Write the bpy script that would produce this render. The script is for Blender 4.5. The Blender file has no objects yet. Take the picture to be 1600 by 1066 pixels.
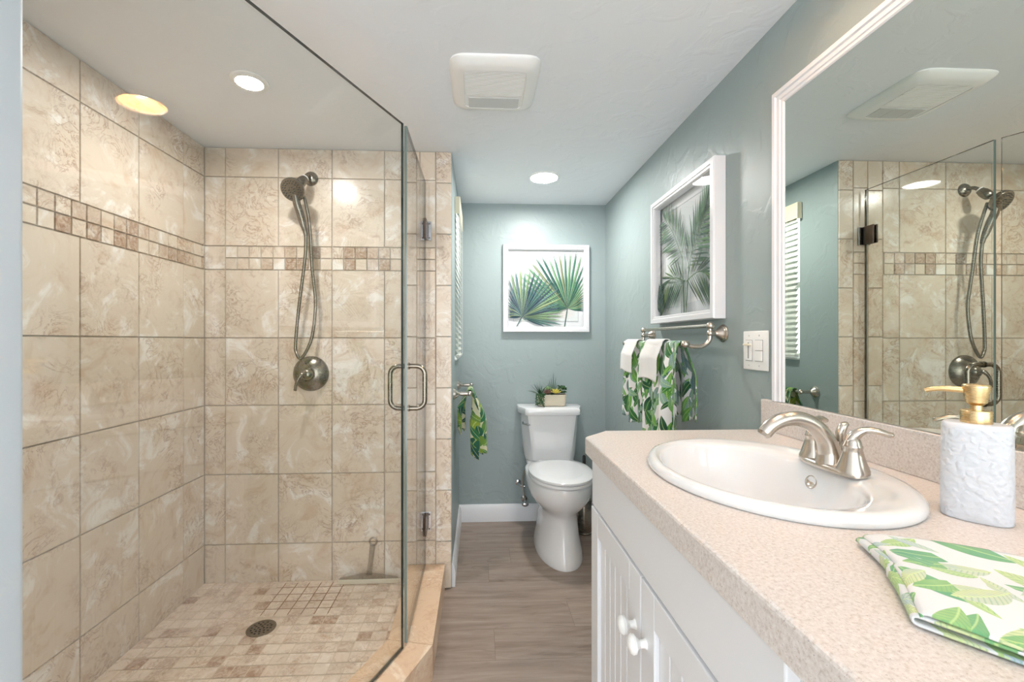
import bpy, bmesh, math, random
from mathutils import Vector, Matrix
R = math.radians
random.seed(7)
SC = bpy.context.scene
COL = SC.collection
PI = math.pi

# ---------------------------------------------------------------- camera, world, exposure
FPX, CXP = 685.0, 781.0
YAW = math.atan((CXP - 748) / FPX)
H = 2.10
CAMZ = H * 280 / 494.0
cam_d = bpy.data.cameras.new('camera'); cam = bpy.data.objects.new('camera', cam_d); COL.objects.link(cam)
cam.location = (0, 0, CAMZ); cam.rotation_euler = (R(90), 0, -YAW)
cam_d.sensor_width = 36.0; cam_d.lens = FPX / 1600 * 36.0; cam_d.shift_x = (800 - CXP) / 1600.0
cam_d.clip_start = 0.02
SC.camera = cam
SC.view_settings.view_transform = 'Standard'; SC.view_settings.look = 'None'
SC.view_settings.gamma = 1.0; SC.view_settings.use_curve_mapping = False
SC.view_settings.exposure = 1.0
WORLD_STRENGTH = 2.7
LED_STRENGTH = 128.0
WARM_STRENGTH = 46.0
w = bpy.data.worlds.new('world'); SC.world = w; w.use_nodes = True
w.node_tree.nodes['Background'].inputs[0].default_value = (0.93, 0.97, 1.0, 1)
w.node_tree.nodes['Background'].inputs[1].default_value = WORLD_STRENGTH

# ---------------------------------------------------------------- material helpers
def srgb(r, g, b):
    f = lambda c: (c / 255 / 12.92) if c / 255 <= 0.04045 else ((c / 255 + 0.055) / 1.055) ** 2.4
    return (f(r), f(g), f(b), 1.0)

class NT:
    def __init__(s, name):
        s.m = bpy.data.materials.new(name); s.m.use_nodes = True
        s.t = s.m.node_tree; s.b = s.t.nodes['Principled BSDF']; s.out = s.t.nodes['Material Output']
    def n(s, typ, **kw):
        nd = s.t.nodes.new(typ)
        for k, v in kw.items(): setattr(nd, k, v)
        return nd
    def l(s, a, b): s.t.links.new(a, b)
    def val(s, sock, v):
        if hasattr(v, 'is_output'): s.l(v, sock)
        else: sock.default_value = v
    def math(s, op, a, b=None, c=None):
        nd = s.n('ShaderNodeMath', operation=op); s.val(nd.inputs[0], a)
        if b is not None: s.val(nd.inputs[1], b)
        if c is not None: s.val(nd.inputs[2], c)
        return nd.outputs[0]
    def vmath(s, op, a, b=None):
        nd = s.n('ShaderNodeVectorMath', operation=op); s.val(nd.inputs[0], a)
        if b is not None: s.val(nd.inputs[1], b)
        return nd.outputs[0]
    def mix(s, fac, a, b, blend='MIX'):
        nd = s.n('ShaderNodeMix', data_type='RGBA', blend_type=blend)
        s.val(nd.inputs[0], fac); s.val(nd.inputs[6], a); s.val(nd.inputs[7], b)
        return nd.outputs[2]
    def ramp(s, fac, stops, interp='LINEAR'):
        nd = s.n('ShaderNodeValToRGB'); cr = nd.color_ramp; cr.interpolation = interp
        while len(cr.elements) < len(stops): cr.elements.new(0.5)
        for e, (p, c) in zip(cr.elements, stops): e.position = p; e.color = c
        s.l(fac, nd.inputs[0]); return nd.outputs[0]
    def noise(s, vec, scale, detail=4, rough=0.55, dist=0.0):
        nd = s.n('ShaderNodeTexNoise'); nd.inputs['Scale'].default_value = scale
        nd.inputs['Detail'].default_value = detail; nd.inputs['Roughness'].default_value = rough
        nd.inputs['Distortion'].default_value = dist
        s.l(vec, nd.inputs['Vector']); return nd.outputs[0]
    def obj(s): return s.n('ShaderNodeTexCoord').outputs['Object']
    def bump(s, h, strength, dist=0.01):
        nd = s.n('ShaderNodeBump'); nd.inputs['Strength'].default_value = strength; nd.inputs['Distance'].default_value = dist
        s.l(h, nd.inputs['Height']); s.l(nd.outputs[0], s.b.inputs['Normal'])

def simple(name, col, rough=0.5, metal=0.0, coat=0.0, bump=None, spec=None):
    t = NT(name); t.b.inputs['Base Color'].default_value = col
    t.b.inputs['Roughness'].default_value = rough; t.b.inputs['Metallic'].default_value = metal
    if coat: t.b.inputs['Coat Weight'].default_value = coat; t.b.inputs['Coat Roughness'].default_value = 0.05
    if spec is not None: t.b.inputs['Specular IOR Level'].default_value = spec
    if bump: t.bump(t.noise(t.obj(), bump[0], 4), bump[1], bump[2])
    return t.m

def plaster(name, col, rough, strength):
    t = NT(name); o = t.obj()
    t.b.inputs['Base Color'].default_value = col; t.b.inputs['Roughness'].default_value = rough
    a = t.noise(o, 9, 5, 0.5, 0.8); a2 = t.ramp(a, [(0.50, (0, 0, 0, 1)), (0.60, (1, 1, 1, 1))])
    t.bump(a2, strength, 0.004)
    return t.m

def brushed(name, col, rough=0.28):
    t = NT(name); t.b.inputs['Base Color'].default_value = col; t.b.inputs['Metallic'].default_value = 1
    mp = t.n('ShaderNodeMapping'); mp.inputs['Scale'].default_value = (40, 40, 900); t.l(t.obj(), mp.inputs[0])
    nz = t.noise(mp.outputs[0], 1, 3)
    r = t.math('MULTIPLY_ADD', nz, 0.14, rough - 0.07); t.l(r, t.b.inputs['Roughness'])
    return t.m

def tile_mat(name, light, mid, dark, vein, brown=(0.2, 0.1, 0.05, 1), rough=0.22, sc=1.0):
    t = NT(name); at = t.n('ShaderNodeAttribute'); at.attribute_name = 'tile'
    sep = t.n('ShaderNodeSeparateColor'); t.l(at.outputs['Color'], sep.inputs[0])
    off = t.vmath('SCALE', at.outputs['Color']); off.node.inputs['Scale'].default_value = 37.0
    p = t.vmath('ADD', t.obj(), off)
    a = t.noise(p, 6.5 * sc, 8, 0.62, 1.3)
    base = t.ramp(a, [(0.32, dark), (0.45, mid), (0.54, mid), (0.65, light)])
    v = t.noise(p, 10 * sc, 9, 0.66, 2.2)
    v1 = t.math('ABSOLUTE', t.math('SUBTRACT', v, 0.5))
    v2 = t.ramp(v1, [(0.0, (1, 1, 1, 1)), (0.016, (0.3, 0.3, 0.3, 1)), (0.04, (0, 0, 0, 1))])
    gate = t.ramp(t.noise(p, 5.0 * sc, 3, 0.5), [(0.45, (0, 0, 0, 1)), (0.62, (0.8, 0.8, 0.8, 1))])
    vv = t.math('MULTIPLY', v2, gate)
    c = t.mix(vv, base, vein)
    spk = t.ramp(t.noise(p, 26 * sc, 8, 0.7, 1.0), [(0.50, (0, 0, 0, 1)), (0.68, (0.7, 0.7, 0.7, 1))])
    gate2 = t.ramp(t.noise(p, 4.0 * sc, 4, 0.6, 0.5), [(0.5, (0, 0, 0, 1)), (0.64, (1, 1, 1, 1))])
    c = t.mix(t.math('MULTIPLY', spk, gate2), c, vein)
    bn = t.math('MULTIPLY', sep.outputs[2], t.ramp(t.noise(p, 40, 6, 0.7, 1.5), [(0.36, (0.25, 0.25, 0.25, 1)), (0.62, (1, 1, 1, 1))]))
    c = t.mix(bn, c, brown)
    t.l(c, t.b.inputs['Base Color']); t.b.inputs['Roughness'].default_value = rough
    t.bump(a, 0.05, 0.003)
    return t.m

def glass_mat(name, tint, r0=0.05, gain=0.95):
    t = NT(name); lw = t.n('ShaderNodeLayerWeight'); lw.inputs[0].default_value = 0.5
    f = t.math('MULTIPLY_ADD', t.math('POWER', lw.outputs['Facing'], 5.0), gain, r0)
    tr = t.n('ShaderNodeBsdfTransparent'); tr.inputs[0].default_value = tint
    gl = t.n('ShaderNodeBsdfGlossy'); gl.inputs['Roughness'].default_value = 0.0
    mx = t.n('ShaderNodeMixShader'); t.l(f, mx.inputs[0]); t.l(tr.outputs[0], mx.inputs[1]); t.l(gl.outputs[0], mx.inputs[2])
    t.l(mx.outputs[0], t.out.inputs[0]); return t.m

def emit(name, col, s):
    t = NT(name); t.b.inputs['Base Color'].default_value = (0.9, 0.9, 0.9, 1)
    t.b.inputs['Emission Color'].default_value = col; t.b.inputs['Emission Strength'].default_value = s
    return t.m

def leaf_fabric(name, scale, greens, ground, upright=1.6, gate=0.03):
    t = NT(name); uv = t.n('ShaderNodeUVMap').outputs[0]
    mp = t.n('ShaderNodeMapping'); mp.inputs['Scale'].default_value = (scale, scale, scale); t.l(uv, mp.inputs[0])
    wob = t.n('ShaderNodeTexNoise'); wob.inputs['Scale'].default_value = 1.6; t.l(mp.outputs[0], wob.inputs['Vector'])
    col = ground
    for k, (L, wd, sx) in enumerate(((0.62, 0.25, 1.0), (0.60, 0.20, 1.25), (0.56, 0.17, 1.55), (0.60, 0.2, 1.1))):
        m2 = t.n('ShaderNodeMapping'); m2.inputs['Location'].default_value = (3.7 * k + 1.3, 5.1 * k + 0.4, 0)
        m2.inputs['Scale'].default_value = (sx, sx, sx)
        t.l(mp.outputs[0], m2.inputs[0]); p = m2.outputs[0]
        vo = t.n('ShaderNodeTexVoronoi', voronoi_dimensions='2D'); vo.inputs['Scale'].default_value = 1.0
        vo.inputs['Randomness'].default_value = 0.75
        t.l(p, vo.inputs['Vector'])
        d = t.vmath('SUBTRACT', p, vo.outputs['Position'])
        sc = t.n('ShaderNodeSeparateColor'); t.l(vo.outputs['Color'], sc.inputs[0])
        ang = t.math('MULTIPLY_ADD', sc.outputs[0], upright, 1.57 - upright / 2 + (0.5 if k % 2 else -0.4))
        ro = t.n('ShaderNodeVectorRotate', rotation_type='Z_AXIS'); t.l(d, ro.inputs['Vector']); t.l(ang, ro.inputs['Angle'])
        sx_ = t.n('ShaderNodeSeparateXYZ'); t.l(ro.outputs[0], sx_.inputs[0]); x, y = sx_.outputs[0], sx_.outputs[1]
        y = t.math('ADD', y, t.math('MULTIPLY_ADD', t.math('MULTIPLY', x, x), 0.25, -0.05))
        ay = t.math('ABSOLUTE', y)
        xn = t.math('DIVIDE', x, L)
        prof = t.math('MULTIPLY', t.math('SUBTRACT', 1.0, t.math('MULTIPLY', xn, xn)), wd)
        sd = t.math('SUBTRACT', prof, ay)
        mask = t.ramp(sd, [(0.0, (0, 0, 0, 1)), (0.012, (1, 1, 1, 1))])
        mask = t.math('MULTIPLY', mask, t.math('GREATER_THAN', sc.outputs[2], gate))
        gc = t.ramp(t.math('MULTIPLY_ADD', wob.outputs[0], 0.5, t.math('MULTIPLY_ADD', sc.outputs[1], 0.9, -0.2)), greens)
        st = t.math('SINE', t.math('MULTIPLY', t.math('ADD', x, ay), 62.0))
        gc = t.mix(t.ramp(st, [(0.2, (0, 0, 0, 1)), (0.9, (0.4, 0.4, 0.4, 1))]), gc, greens[0][1])
        rib = t.ramp(ay, [(0.0, (1, 1, 1, 1)), (0.012, (0.6, 0.6, 0.6, 1)), (0.022, (0, 0, 0, 1))])
        gc = t.mix(t.math('MULTIPLY', rib, 0.6), gc, srgb(205, 225, 150))
        col = t.mix(mask, col, gc)
    t.l(col, t.b.inputs['Base Color']); t.b.inputs['Roughness'].default_value = 0.85
    t.b.inputs['Sheen Weight'].default_value = 0.2
    t.bump(t.noise(uv, 900, 2), 0.15, 0.001)
    return t.m

# ---------------------------------------------------------------- materials
M = {}
M['ceiling'] = plaster('ceiling paint', srgb(236, 240, 245), 0.6, 0.22)
M['teal'] = plaster('teal wall paint', srgb(154, 167, 167), 0.42, 0.22)
M['jamb'] = plaster('pale bluish plaster', srgb(203, 213, 222), 0.5, 0.12)  # paler and bluer than the teal of the other walls
M['plain'] = plaster('off white wall paint', srgb(225, 225, 222), 0.6, 0.1)
M['white'] = simple('white painted wood', srgb(228, 229, 232), 0.35)
M['frame'] = simple('white picture frame', srgb(226, 226, 229), 0.3)
M['porcelain'] = simple('white porcelain', srgb(230, 230, 231), 0.08, coat=0.5)
M['plastic'] = simple('white plastic', srgb(240, 240, 238), 0.3)
M['lensgrey'] = simple('grey diffuser plastic', srgb(205, 207, 206), 0.4)
M['ivory'] = simple('ivory plastic', srgb(232, 222, 196), 0.35)
M['grout'] = simple('beige grout', srgb(196, 182, 166), 0.9)
M['grout_light'] = simple('light grout', srgb(216, 198, 176), 0.9)
M['grout_dark'] = simple('brown grout', srgb(150, 120, 95), 0.9)
TL = srgb(238, 233, 225); TM = srgb(222, 208, 190); TD = srgb(210, 188, 165); TV = srgb(158, 122, 96)
M['tile'] = tile_mat('marbled beige tile', TL, TM, TD, TV, brown=srgb(140, 98, 66))
M['floor_tile'] = tile_mat('travertine mosaic tile', srgb(242, 228, 214), srgb(230, 213, 196), srgb(208, 182, 158), srgb(150, 112, 82), brown=srgb(146, 102, 68), rough=0.4, sc=2.2)
M['curb'] = tile_mat('honey travertine', srgb(238, 218, 194), srgb(224, 194, 164), srgb(212, 176, 144), srgb(188, 140, 104), rough=0.3, sc=1.4)
M['glass'] = glass_mat('clear shower glass', (0.975, 0.985, 0.978, 1), 0.072)
M['pic_glass'] = glass_mat('picture glass', (0.985, 0.99, 0.988, 1), 0.016)
M['window_glass'] = glass_mat('window glass', (0.97, 0.98, 0.98, 1), 0.03)
M['glass_edge'] = simple('green glass edge', (0.01, 0.022, 0.02, 1), 0.05)
M['glass_edge_lit'] = simple('lit glass edge', srgb(118, 132, 126), 0.08)  # brighter copy of the glass edge, with the light put into its colour
M['nickel'] = brushed('brushed nickel', srgb(205, 196, 186), 0.24)
M['darknickel'] = brushed('dark brushed nickel', srgb(142, 134, 122), 0.26)
M['chrome'] = simple('polished chrome', srgb(205, 205, 208), 0.08, 1.0)
M['bronze'] = simple('bronze hinge metal', srgb(110, 98, 90), 0.25, 1.0)
M['brass'] = brushed('satin brass', srgb(224, 194, 146), 0.28)
M['black'] = simple('black rubber', srgb(28, 28, 28), 0.5)
M['seam'] = simple('plank seam', srgb(104, 88, 78), 0.7)
M['gapgrey'] = simple('shadow gap grey', srgb(150, 150, 148), 0.6)
M['blind'] = simple('cream blind slat', srgb(208, 210, 202), 0.5)
M['darkhole'] = simple('dark void', srgb(38, 34, 30), 0.8)
M['clear'] = glass_mat('clear plastic', (0.82, 0.82, 0.81, 1), 0.10)
M['rubber_white'] = simple('white rubber blade', srgb(220, 214, 196), 0.5)
M['whitecloth'] = simple('white terry cloth', srgb(238, 236, 234), 0.95, bump=(700, 0.5, 0.002))
G1 = [(0.05, srgb(24, 74, 50)), (0.3, srgb(54, 122, 58)), (0.55, srgb(118, 178, 76)), (0.75, srgb(150, 180, 170)), (0.95, srgb(96, 128, 138))]
G2 = [(0.05, srgb(22, 70, 66)), (0.3, srgb(40, 112, 70)), (0.55, srgb(150, 172, 52)), (0.75, srgb(92, 140, 60)), (0.95, srgb(30, 76, 90))]
G3 = [(0.05, srgb(96, 158, 118)), (0.3, srgb(132, 178, 112)), (0.55, srgb(168, 196, 132)), (0.75, srgb(200, 208, 160)), (0.95, srgb(170, 188, 200))]
M['leaf'] = leaf_fabric('leaf print cotton', 12.5, G1, srgb(238, 236, 236), 1.2)
M['leaf_dark'] = leaf_fabric('dark leaf print cotton', 11.0, G2, srgb(205, 205, 170), 1.6)
M['leaf_pale'] = leaf_fabric('pale leaf print cotton', 15.0, G3, srgb(216, 217, 218), 1.4, 0.30)
M['soap'] = simple('white ceramic', srgb(208, 210, 216), 0.45)
M['pot'] = simple('cream pot', srgb(216, 204, 182), 0.6, bump=(60, 0.3, 0.002))
M['g_dark'] = simple('dark green leaf', srgb(44, 82, 44), 0.5)
M['g_mid'] = simple('mid green leaf', srgb(92, 132, 70), 0.5)
M['g_pale'] = simple('pale green leaf', srgb(150, 176, 128), 0.5)
M['g_blue'] = simple('blue green leaf', srgb(60, 98, 78), 0.5)
M['g_yellow'] = simple('yellow leaf', srgb(214, 200, 96), 0.5)
M['g_plum'] = simple('plum leaf', srgb(128, 96, 84), 0.5)
M['led'] = emit('led diffuser', (1.0, 0.98, 0.95, 1), LED_STRENGTH)
M['led_small'] = emit('small led diffuser', (1.0, 0.97, 0.94, 1), LED_STRENGTH * 1.9)
M['bulb'] = emit('warm bulb face', (1.0, 0.87, 0.72, 1), WARM_STRENGTH)
M['canwarm'] = simple('warm can reflector', srgb(246, 204, 146), 0.35)

def wood_mat():
    t = NT('grey oak plank'); at = t.n('ShaderNodeAttribute'); at.attribute_name = 'tile'
    off = t.vmath('SCALE', at.outputs['Color']); off.node.inputs['Scale'].default_value = 23.0
    p = t.vmath('ADD', t.obj(), off)
    mp = t.n('ShaderNodeMapping'); mp.inputs['Scale'].default_value = (1.6, 16, 1); t.l(p, mp.inputs[0])
    a = t.noise(mp.outputs[0], 1.6, 7, 0.62, 0.6)
    c = t.ramp(a, [(0.28, srgb(122, 105, 95)), (0.48, srgb(152, 135, 123)), (0.70, srgb(173, 157, 146))])
    mp2 = t.n('ShaderNodeMapping'); mp2.inputs['Scale'].default_value = (5, 90, 1); t.l(p, mp2.inputs[0])
    b = t.noise(mp2.outputs[0], 2.0, 4, 0.6)
    c = t.mix(t.ramp(b, [(0.35, (0.35, 0.35, 0.35, 1)), (0.6, (0, 0, 0, 1))]), c, srgb(118, 101, 91))
    mp3 = t.n('ShaderNodeMapping'); mp3.inputs['Scale'].default_value = (4, 12, 1); t.l(p, mp3.inputs[0])
    k = t.noise(mp3.outputs[0], 1.5, 3, 0.5, 1.0)
    c = t.mix(t.ramp(k, [(0.62, (0, 0, 0, 1)), (0.78, (0.75, 0.75, 0.75, 1))]), c, srgb(98, 83, 74))
    sep = t.n('ShaderNodeSeparateColor'); t.l(at.outputs['Color'], sep.inputs[0])
    c = t.mix(t.math('MULTIPLY', sep.outputs[1], 0.25), c, srgb(176, 161, 150))
    t.l(c, t.b.inputs['Base Color']); t.b.inputs['Roughness'].default_value = 0.42
    t.bump(b, 0.08, 0.002); return t.m
M['wood'] = wood_mat()

def counter_mat():
    t = NT('speckled beige laminate'); o = t.obj()
    a = t.noise(o, 230, 5, 0.65)
    c = t.ramp(a, [(0.32, srgb(192, 180, 171)), (0.45, srgb(211, 202, 196)), (0.58, srgb(219, 211, 206)), (0.72, srgb(230, 226, 222))])
    b = t.noise(o, 320, 3, 0.6, 0.4)
    c = t.mix(t.ramp(b, [(0.62, (0, 0, 0, 1)), (0.70, (0.6, 0.6, 0.6, 1))]), c, srgb(168, 144, 128))
    d = t.noise(o, 480, 2, 0.5)
    c = t.mix(t.ramp(d, [(0.66, (0, 0, 0, 1)), (0.72, (0.7, 0.7, 0.7, 1))]), c, srgb(150, 140, 136))
    t.l(c, t.b.inputs['Base Color']); t.b.inputs['Roughness'].default_value = 0.35; return t.m
M['counter'] = counter_mat()

def mirror_mat():
    t = NT('silvered mirror'); g = t.n('ShaderNodeBsdfGlossy'); g.inputs['Roughness'].default_value = 0.0
    g.inputs[0].default_value = (0.71, 0.745, 0.69, 1); t.l(g.outputs[0], t.out.inputs[0]); return t.m
M['mirror'] = mirror_mat()

def print_mat():
    t = NT('printed art paper'); at = t.n('ShaderNodeAttribute'); at.attribute_name = 'ink'
    t.l(at.outputs['Color'], t.b.inputs['Base Color']); t.b.inputs['Roughness'].default_value = 0.7; return t.m
M['print'] = print_mat()

def soap_relief():
    t = NT('white embossed ceramic'); t.b.inputs['Base Color'].default_value = srgb(208, 210, 216); t.b.inputs['Roughness'].default_value = 0.5
    o = t.obj(); nz = t.n('ShaderNodeTexNoise'); nz.inputs['Scale'].default_value = 60; t.l(o, nz.inputs['Vector'])
    pv = t.vmath('ADD', o, t.vmath('MULTIPLY', nz.outputs[1], (0.012, 0.012, 0.012)))
    v = t.n('ShaderNodeTexVoronoi', feature='SMOOTH_F1'); v.inputs['Scale'].default_value = 130; t.l(pv, v.inputs['Vector'])
    hh = t.ramp(v.outputs['Distance'], [(0.2, (1, 1, 1, 1)), (0.6, (0, 0, 0, 1))])
    t.bump(hh, 0.6, 0.002); return t.m
M['relief'] = soap_relief()

# ---------------------------------------------------------------- mesh helpers
WL = {}   # world location of each object's origin
def tag(o, label=None, cat=None, group=None, kind=None):
    if label: o['label'] = label
    if cat: o['category'] = cat
    if group: o['group'] = group
    if kind: o['kind'] = kind
    return o
def thing(name, loc, label, cat, group=None):
    o = bpy.data.objects.new(name, None); COL.objects.link(o); o.location = loc; o.empty_display_size = 0.05
    WL[o] = Vector(loc); return tag(o, label, cat, group)

class MB:
    def __init__(s): s.bm = bmesh.new(); s.tl = s.bm.faces.layers.float_color.new('tile'); s.ink = s.bm.faces.layers.float_color.new('ink'); s.uv = s.bm.loops.layers.uv.new('UVMap'); s.mi = 0; s.fl = s.bm.faces.layers.int.new('flat')
    def merge(s, b2, flat=0):
        vm = {}
        for v in b2.verts: vm[v] = s.bm.verts.new(v.co)
        for f in b2.faces:
            try: nf = s.bm.faces.new([vm[v] for v in f.verts]); nf.material_index = s.mi; nf[s.fl] = flat
            except ValueError: pass
        b2.free(); return s
    def face(s, pts, ink=None, tile=None):
        f = s.bm.faces.new([s.bm.verts.new(p) for p in pts]); f.material_index = s.mi
        if ink: f[s.ink] = ink
        if tile: f[s.tl] = tile
        return f
    def box(s, a, b, bev=0.0, seg=2, mtx=None):
        t = bmesh.new(); a = Vector(a); b = Vector(b)
        bmesh.ops.create_cube(t, size=1)
        for v in t.verts: v.co = Vector(((a[i] + b[i]) / 2 + v.co[i] * (b[i] - a[i]) for i in range(3)))
        if bev: bmesh.ops.bevel(t, geom=list(t.edges), offset=bev, segments=seg, profile=0.5, affect='EDGES', clamp_overlap=True)
        if mtx: bmesh.ops.transform(t, matrix=mtx, verts=t.verts)
        return s.merge(t, 1 if seg < 3 else 0)
    def rings(s, rings, cap0=True, cap1=True, closed=False):
        n = len(rings[0]); vs = [[s.bm.verts.new(p) for p in r] for r in rings]
        prs = list(zip(vs, vs[1:]))
        if closed: prs.append((vs[-1], vs[0]))
        for a, b in prs:
            for i in range(n):
                f = s.bm.faces.new((a[i], a[(i + 1) % n], b[(i + 1) % n], b[i])); f.material_index = s.mi
        if not closed:
            if cap0: s.bm.faces.new(vs[0][::-1]).material_index = s.mi
            if cap1: s.bm.faces.new(vs[-1]).material_index = s.mi
        return s
    def tube(s, path, r, seg=14, closed=False, cap=True, squash=None):
        P = [Vector(p) for p in path]; n = len(P); rr = r if isinstance(r, (list, tuple)) else [r] * n
        T = []
        for i in range(n):
            a = P[(i - 1) % n] if (closed or i > 0) else P[i]; b = P[(i + 1) % n] if (closed or i < n - 1) else P[i]
            T.append((b - a).normalized())
        up = Vector((0, 0, 1)) if abs(T[0].z) < 0.9 else Vector((1, 0, 0))
        N = (up - T[0] * up.dot(T[0])).normalized(); out = []
        for i in range(n):
            N = (N - T[i] * N.dot(T[i])).normalized(); B = T[i].cross(N)
            sq = squash[i] if squash else 1.0
            out.append([P[i] + (N * math.cos(2 * PI * k / seg) * sq + B * math.sin(2 * PI * k / seg)) * rr[i] for k in range(seg)])
        return s.rings(out, cap, cap, closed)
    def lathe(s, prof, c, axis=(0, 0, 1), seg=28, ring=False):
        A = Vector(axis).normalized(); u = A.orthogonal().normalized(); v = A.cross(u); c = Vector(c)
        return s.rings([[c + A * z + (u * math.cos(2 * PI * k / seg) + v * math.sin(2 * PI * k / seg)) * max(r, 1e-4) for k in range(seg)] for r, z in prof], closed=ring)
    def ball(s, c, r, sx=(1, 1, 1), seg=16):
        t = bmesh.new(); bmesh.ops.create_uvsphere(t, u_segments=seg, v_segments=seg // 2 + 2, radius=r)
        for v in t.verts: v.co = Vector(c) + Vector((v.co.x * sx[0], v.co.y * sx[1], v.co.z * sx[2]))
        return s.merge(t)
    def prism(s, poly, z0, z1, holes=()):
        """flat plate from a plan polygon with optional holes"""
        for z, flip in ((z1, False), (z0, True)):
            t = bmesh.new()
            for lp in [poly] + list(holes):
                vs = [t.verts.new((p[0], p[1], z)) for p in lp]
                for i in range(len(vs)): t.edges.new((vs[i], vs[(i + 1) % len(vs)]))
            bmesh.ops.triangle_fill(t, use_beauty=True, use_dissolve=False, edges=list(t.edges))
            for f in t.faces:
                f.normal_update()
                if (f.normal.z < 0) != flip: f.normal_flip()
            s.merge(t)
        for lp in [poly] + list(holes):
            n = len(lp)
            for i in range(n):
                a, b = lp[i], lp[(i + 1) % n]
                s.face([(a[0], a[1], z0), (b[0], b[1], z0), (b[0], b[1], z1), (a[0], a[1], z1)])
        return s
    def grid(s, fn, nu, nv, us=1.0, vs=1.0):
        V = [[s.bm.verts.new(fn(i / nu, j / nv)) for j in range(nv + 1)] for i in range(nu + 1)]
        for i in range(nu):
            for j in range(nv):
                f = s.bm.faces.new((V[i][j], V[i + 1][j], V[i + 1][j + 1], V[i][j + 1])); f.material_index = s.mi
                for lp, (a, b) in zip(f.loops, ((i, j), (i + 1, j), (i + 1, j + 1), (i, j + 1))): lp[s.uv].uv = (a / nu * us, b / nv * vs)
        return s
    def build(s, name, mats, parent=None, smooth=40, origin=None, mods=()):
        bm = s.bm; bmesh.ops.remove_doubles(bm, verts=bm.verts, dist=1e-6)
        if name not in ('artwork',): bmesh.ops.recalc_face_normals(bm, faces=bm.faces)
        for f in bm.faces: f.smooth = bool(smooth) and not f[s.fl]
        if smooth:
            for e in bm.edges:
                if len(e.link_faces) == 2 and e.calc_face_angle(0) > R(smooth): e.smooth = False
        co = [v.co for v in bm.verts]
        if origin is None:
            lo = [min(c[i] for c in co) for i in range(3)]; hi = [max(c[i] for c in co) for i in range(3)]
            origin = ((lo[0] + hi[0]) / 2, (lo[1] + hi[1]) / 2, lo[2])
        o0 = Vector(origin)
        for v in bm.verts: v.co -= o0
        me = bpy.data.meshes.new(name); bm.to_mesh(me); bm.free()
        for m in (mats if isinstance(mats, (list, tuple)) else [mats]): me.materials.append(M[m])
        o = bpy.data.objects.new(name, me); COL.objects.link(o); WL[o] = o0
        if parent is not None: o.parent = parent; o.location = o0 - WL[parent]
        else: o.location = o0
        return o

def smoothpath(P, k=8, closed=False):
    P = [Vector(p) for p in P]; n = len(P); out = []
    for i in range(n if closed else n - 1):
        g = (lambda j: P[j % n]) if closed else (lambda j: P[max(0, min(n - 1, j))])
        a, b, c, d = g(i - 1), g(i), g(i + 1), g(i + 2)
        for q in range(k):
            t = q / k
            out.append(0.5 * ((2 * b) + (c - a) * t + (2 * a - 5 * b + 4 * c - d) * t * t + (3 * b - a - 3 * c + d) * t ** 3))
    if not closed: out.append(P[-1])
    return out
def lerpl(vals, k):   # radii list resampled to match smoothpath
    out = []
    for a, b in zip(vals, vals[1:]): out += [a + (b - a) * q / k for q in range(k)]
    return out + [vals[-1]]
def ell(cx, cy, a, b, z=None, n=48, p=2.0):
    pts = []
    for k in range(n):
        t = 2 * PI * k / n; c, s_ = math.cos(t), math.sin(t)
        x = cx + a * math.copysign(abs(c) ** (2 / p), c); y = cy + b * math.copysign(abs(s_) ** (2 / p), s_)
        pts.append((x, y) if z is None else (x, y, z))
    return pts

# ---------------------------------------------------------------- the room shell
XR, XL, YB, YS, XA = 0.848, -1.283, 2.900, 2.117, -0.130
SHZ = 0.055
JX, JY = -0.654, 0.669
NY = -1.15
def struct(o): o['kind'] = 'structure'; return o

# ceiling with two openings for the warm recessed cans
CAN = [(0.560, 0.900), (0.570, 0.42)]
mb = MB(); mb.prism([(-1.45, NY - .1), (1.0, NY - .1), (1.0, YB + .1), (-1.45, YB + .1)], H, H + 0.12, [ell(x, y, 0.075, 0.075, n=40) for x, y in CAN])
struct(mb.build('ceiling', 'ceiling', smooth=0))

# plank floor
mb = MB(); mb.box((-1.45, NY - .6, -0.06), (1.0, YB + .1, -0.003)); mb.mi = 1
y = NY - .6; rr = random.Random(3); row = 0
while y < YB:
    x = -1.45 - rr.random() * 1.0
    while x < 0.95:
        x1 = x + 1.22; a, b = max(x, -1.4), min(x1, 0.95)
        if b > a:
            y1 = min(y + 0.178, YB + .05); e = 0.0005
            mb.face([(a + e, y + e, 0), (b - e, y + e, 0), (b - e, y1 - e, 0), (a + e, y1 - e, 0)], tile=(rr.random(), rr.random(), rr.random(), 1))
        x = x1
    y += 0.178; row += 1
struct(mb.build('floor', ['seam', 'wood'], smooth=0))

mb = MB(); mb.box((-0.26, YB, -0.05), (1.0, YB + .1, H)); struct(mb.build('wall_back', 'teal', smooth=0))
mb = MB(); mb.box((XR, NY, -0.05), (XR + .1, YB, H)); struct(mb.build('wall_right', 'teal', smooth=0))
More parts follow.
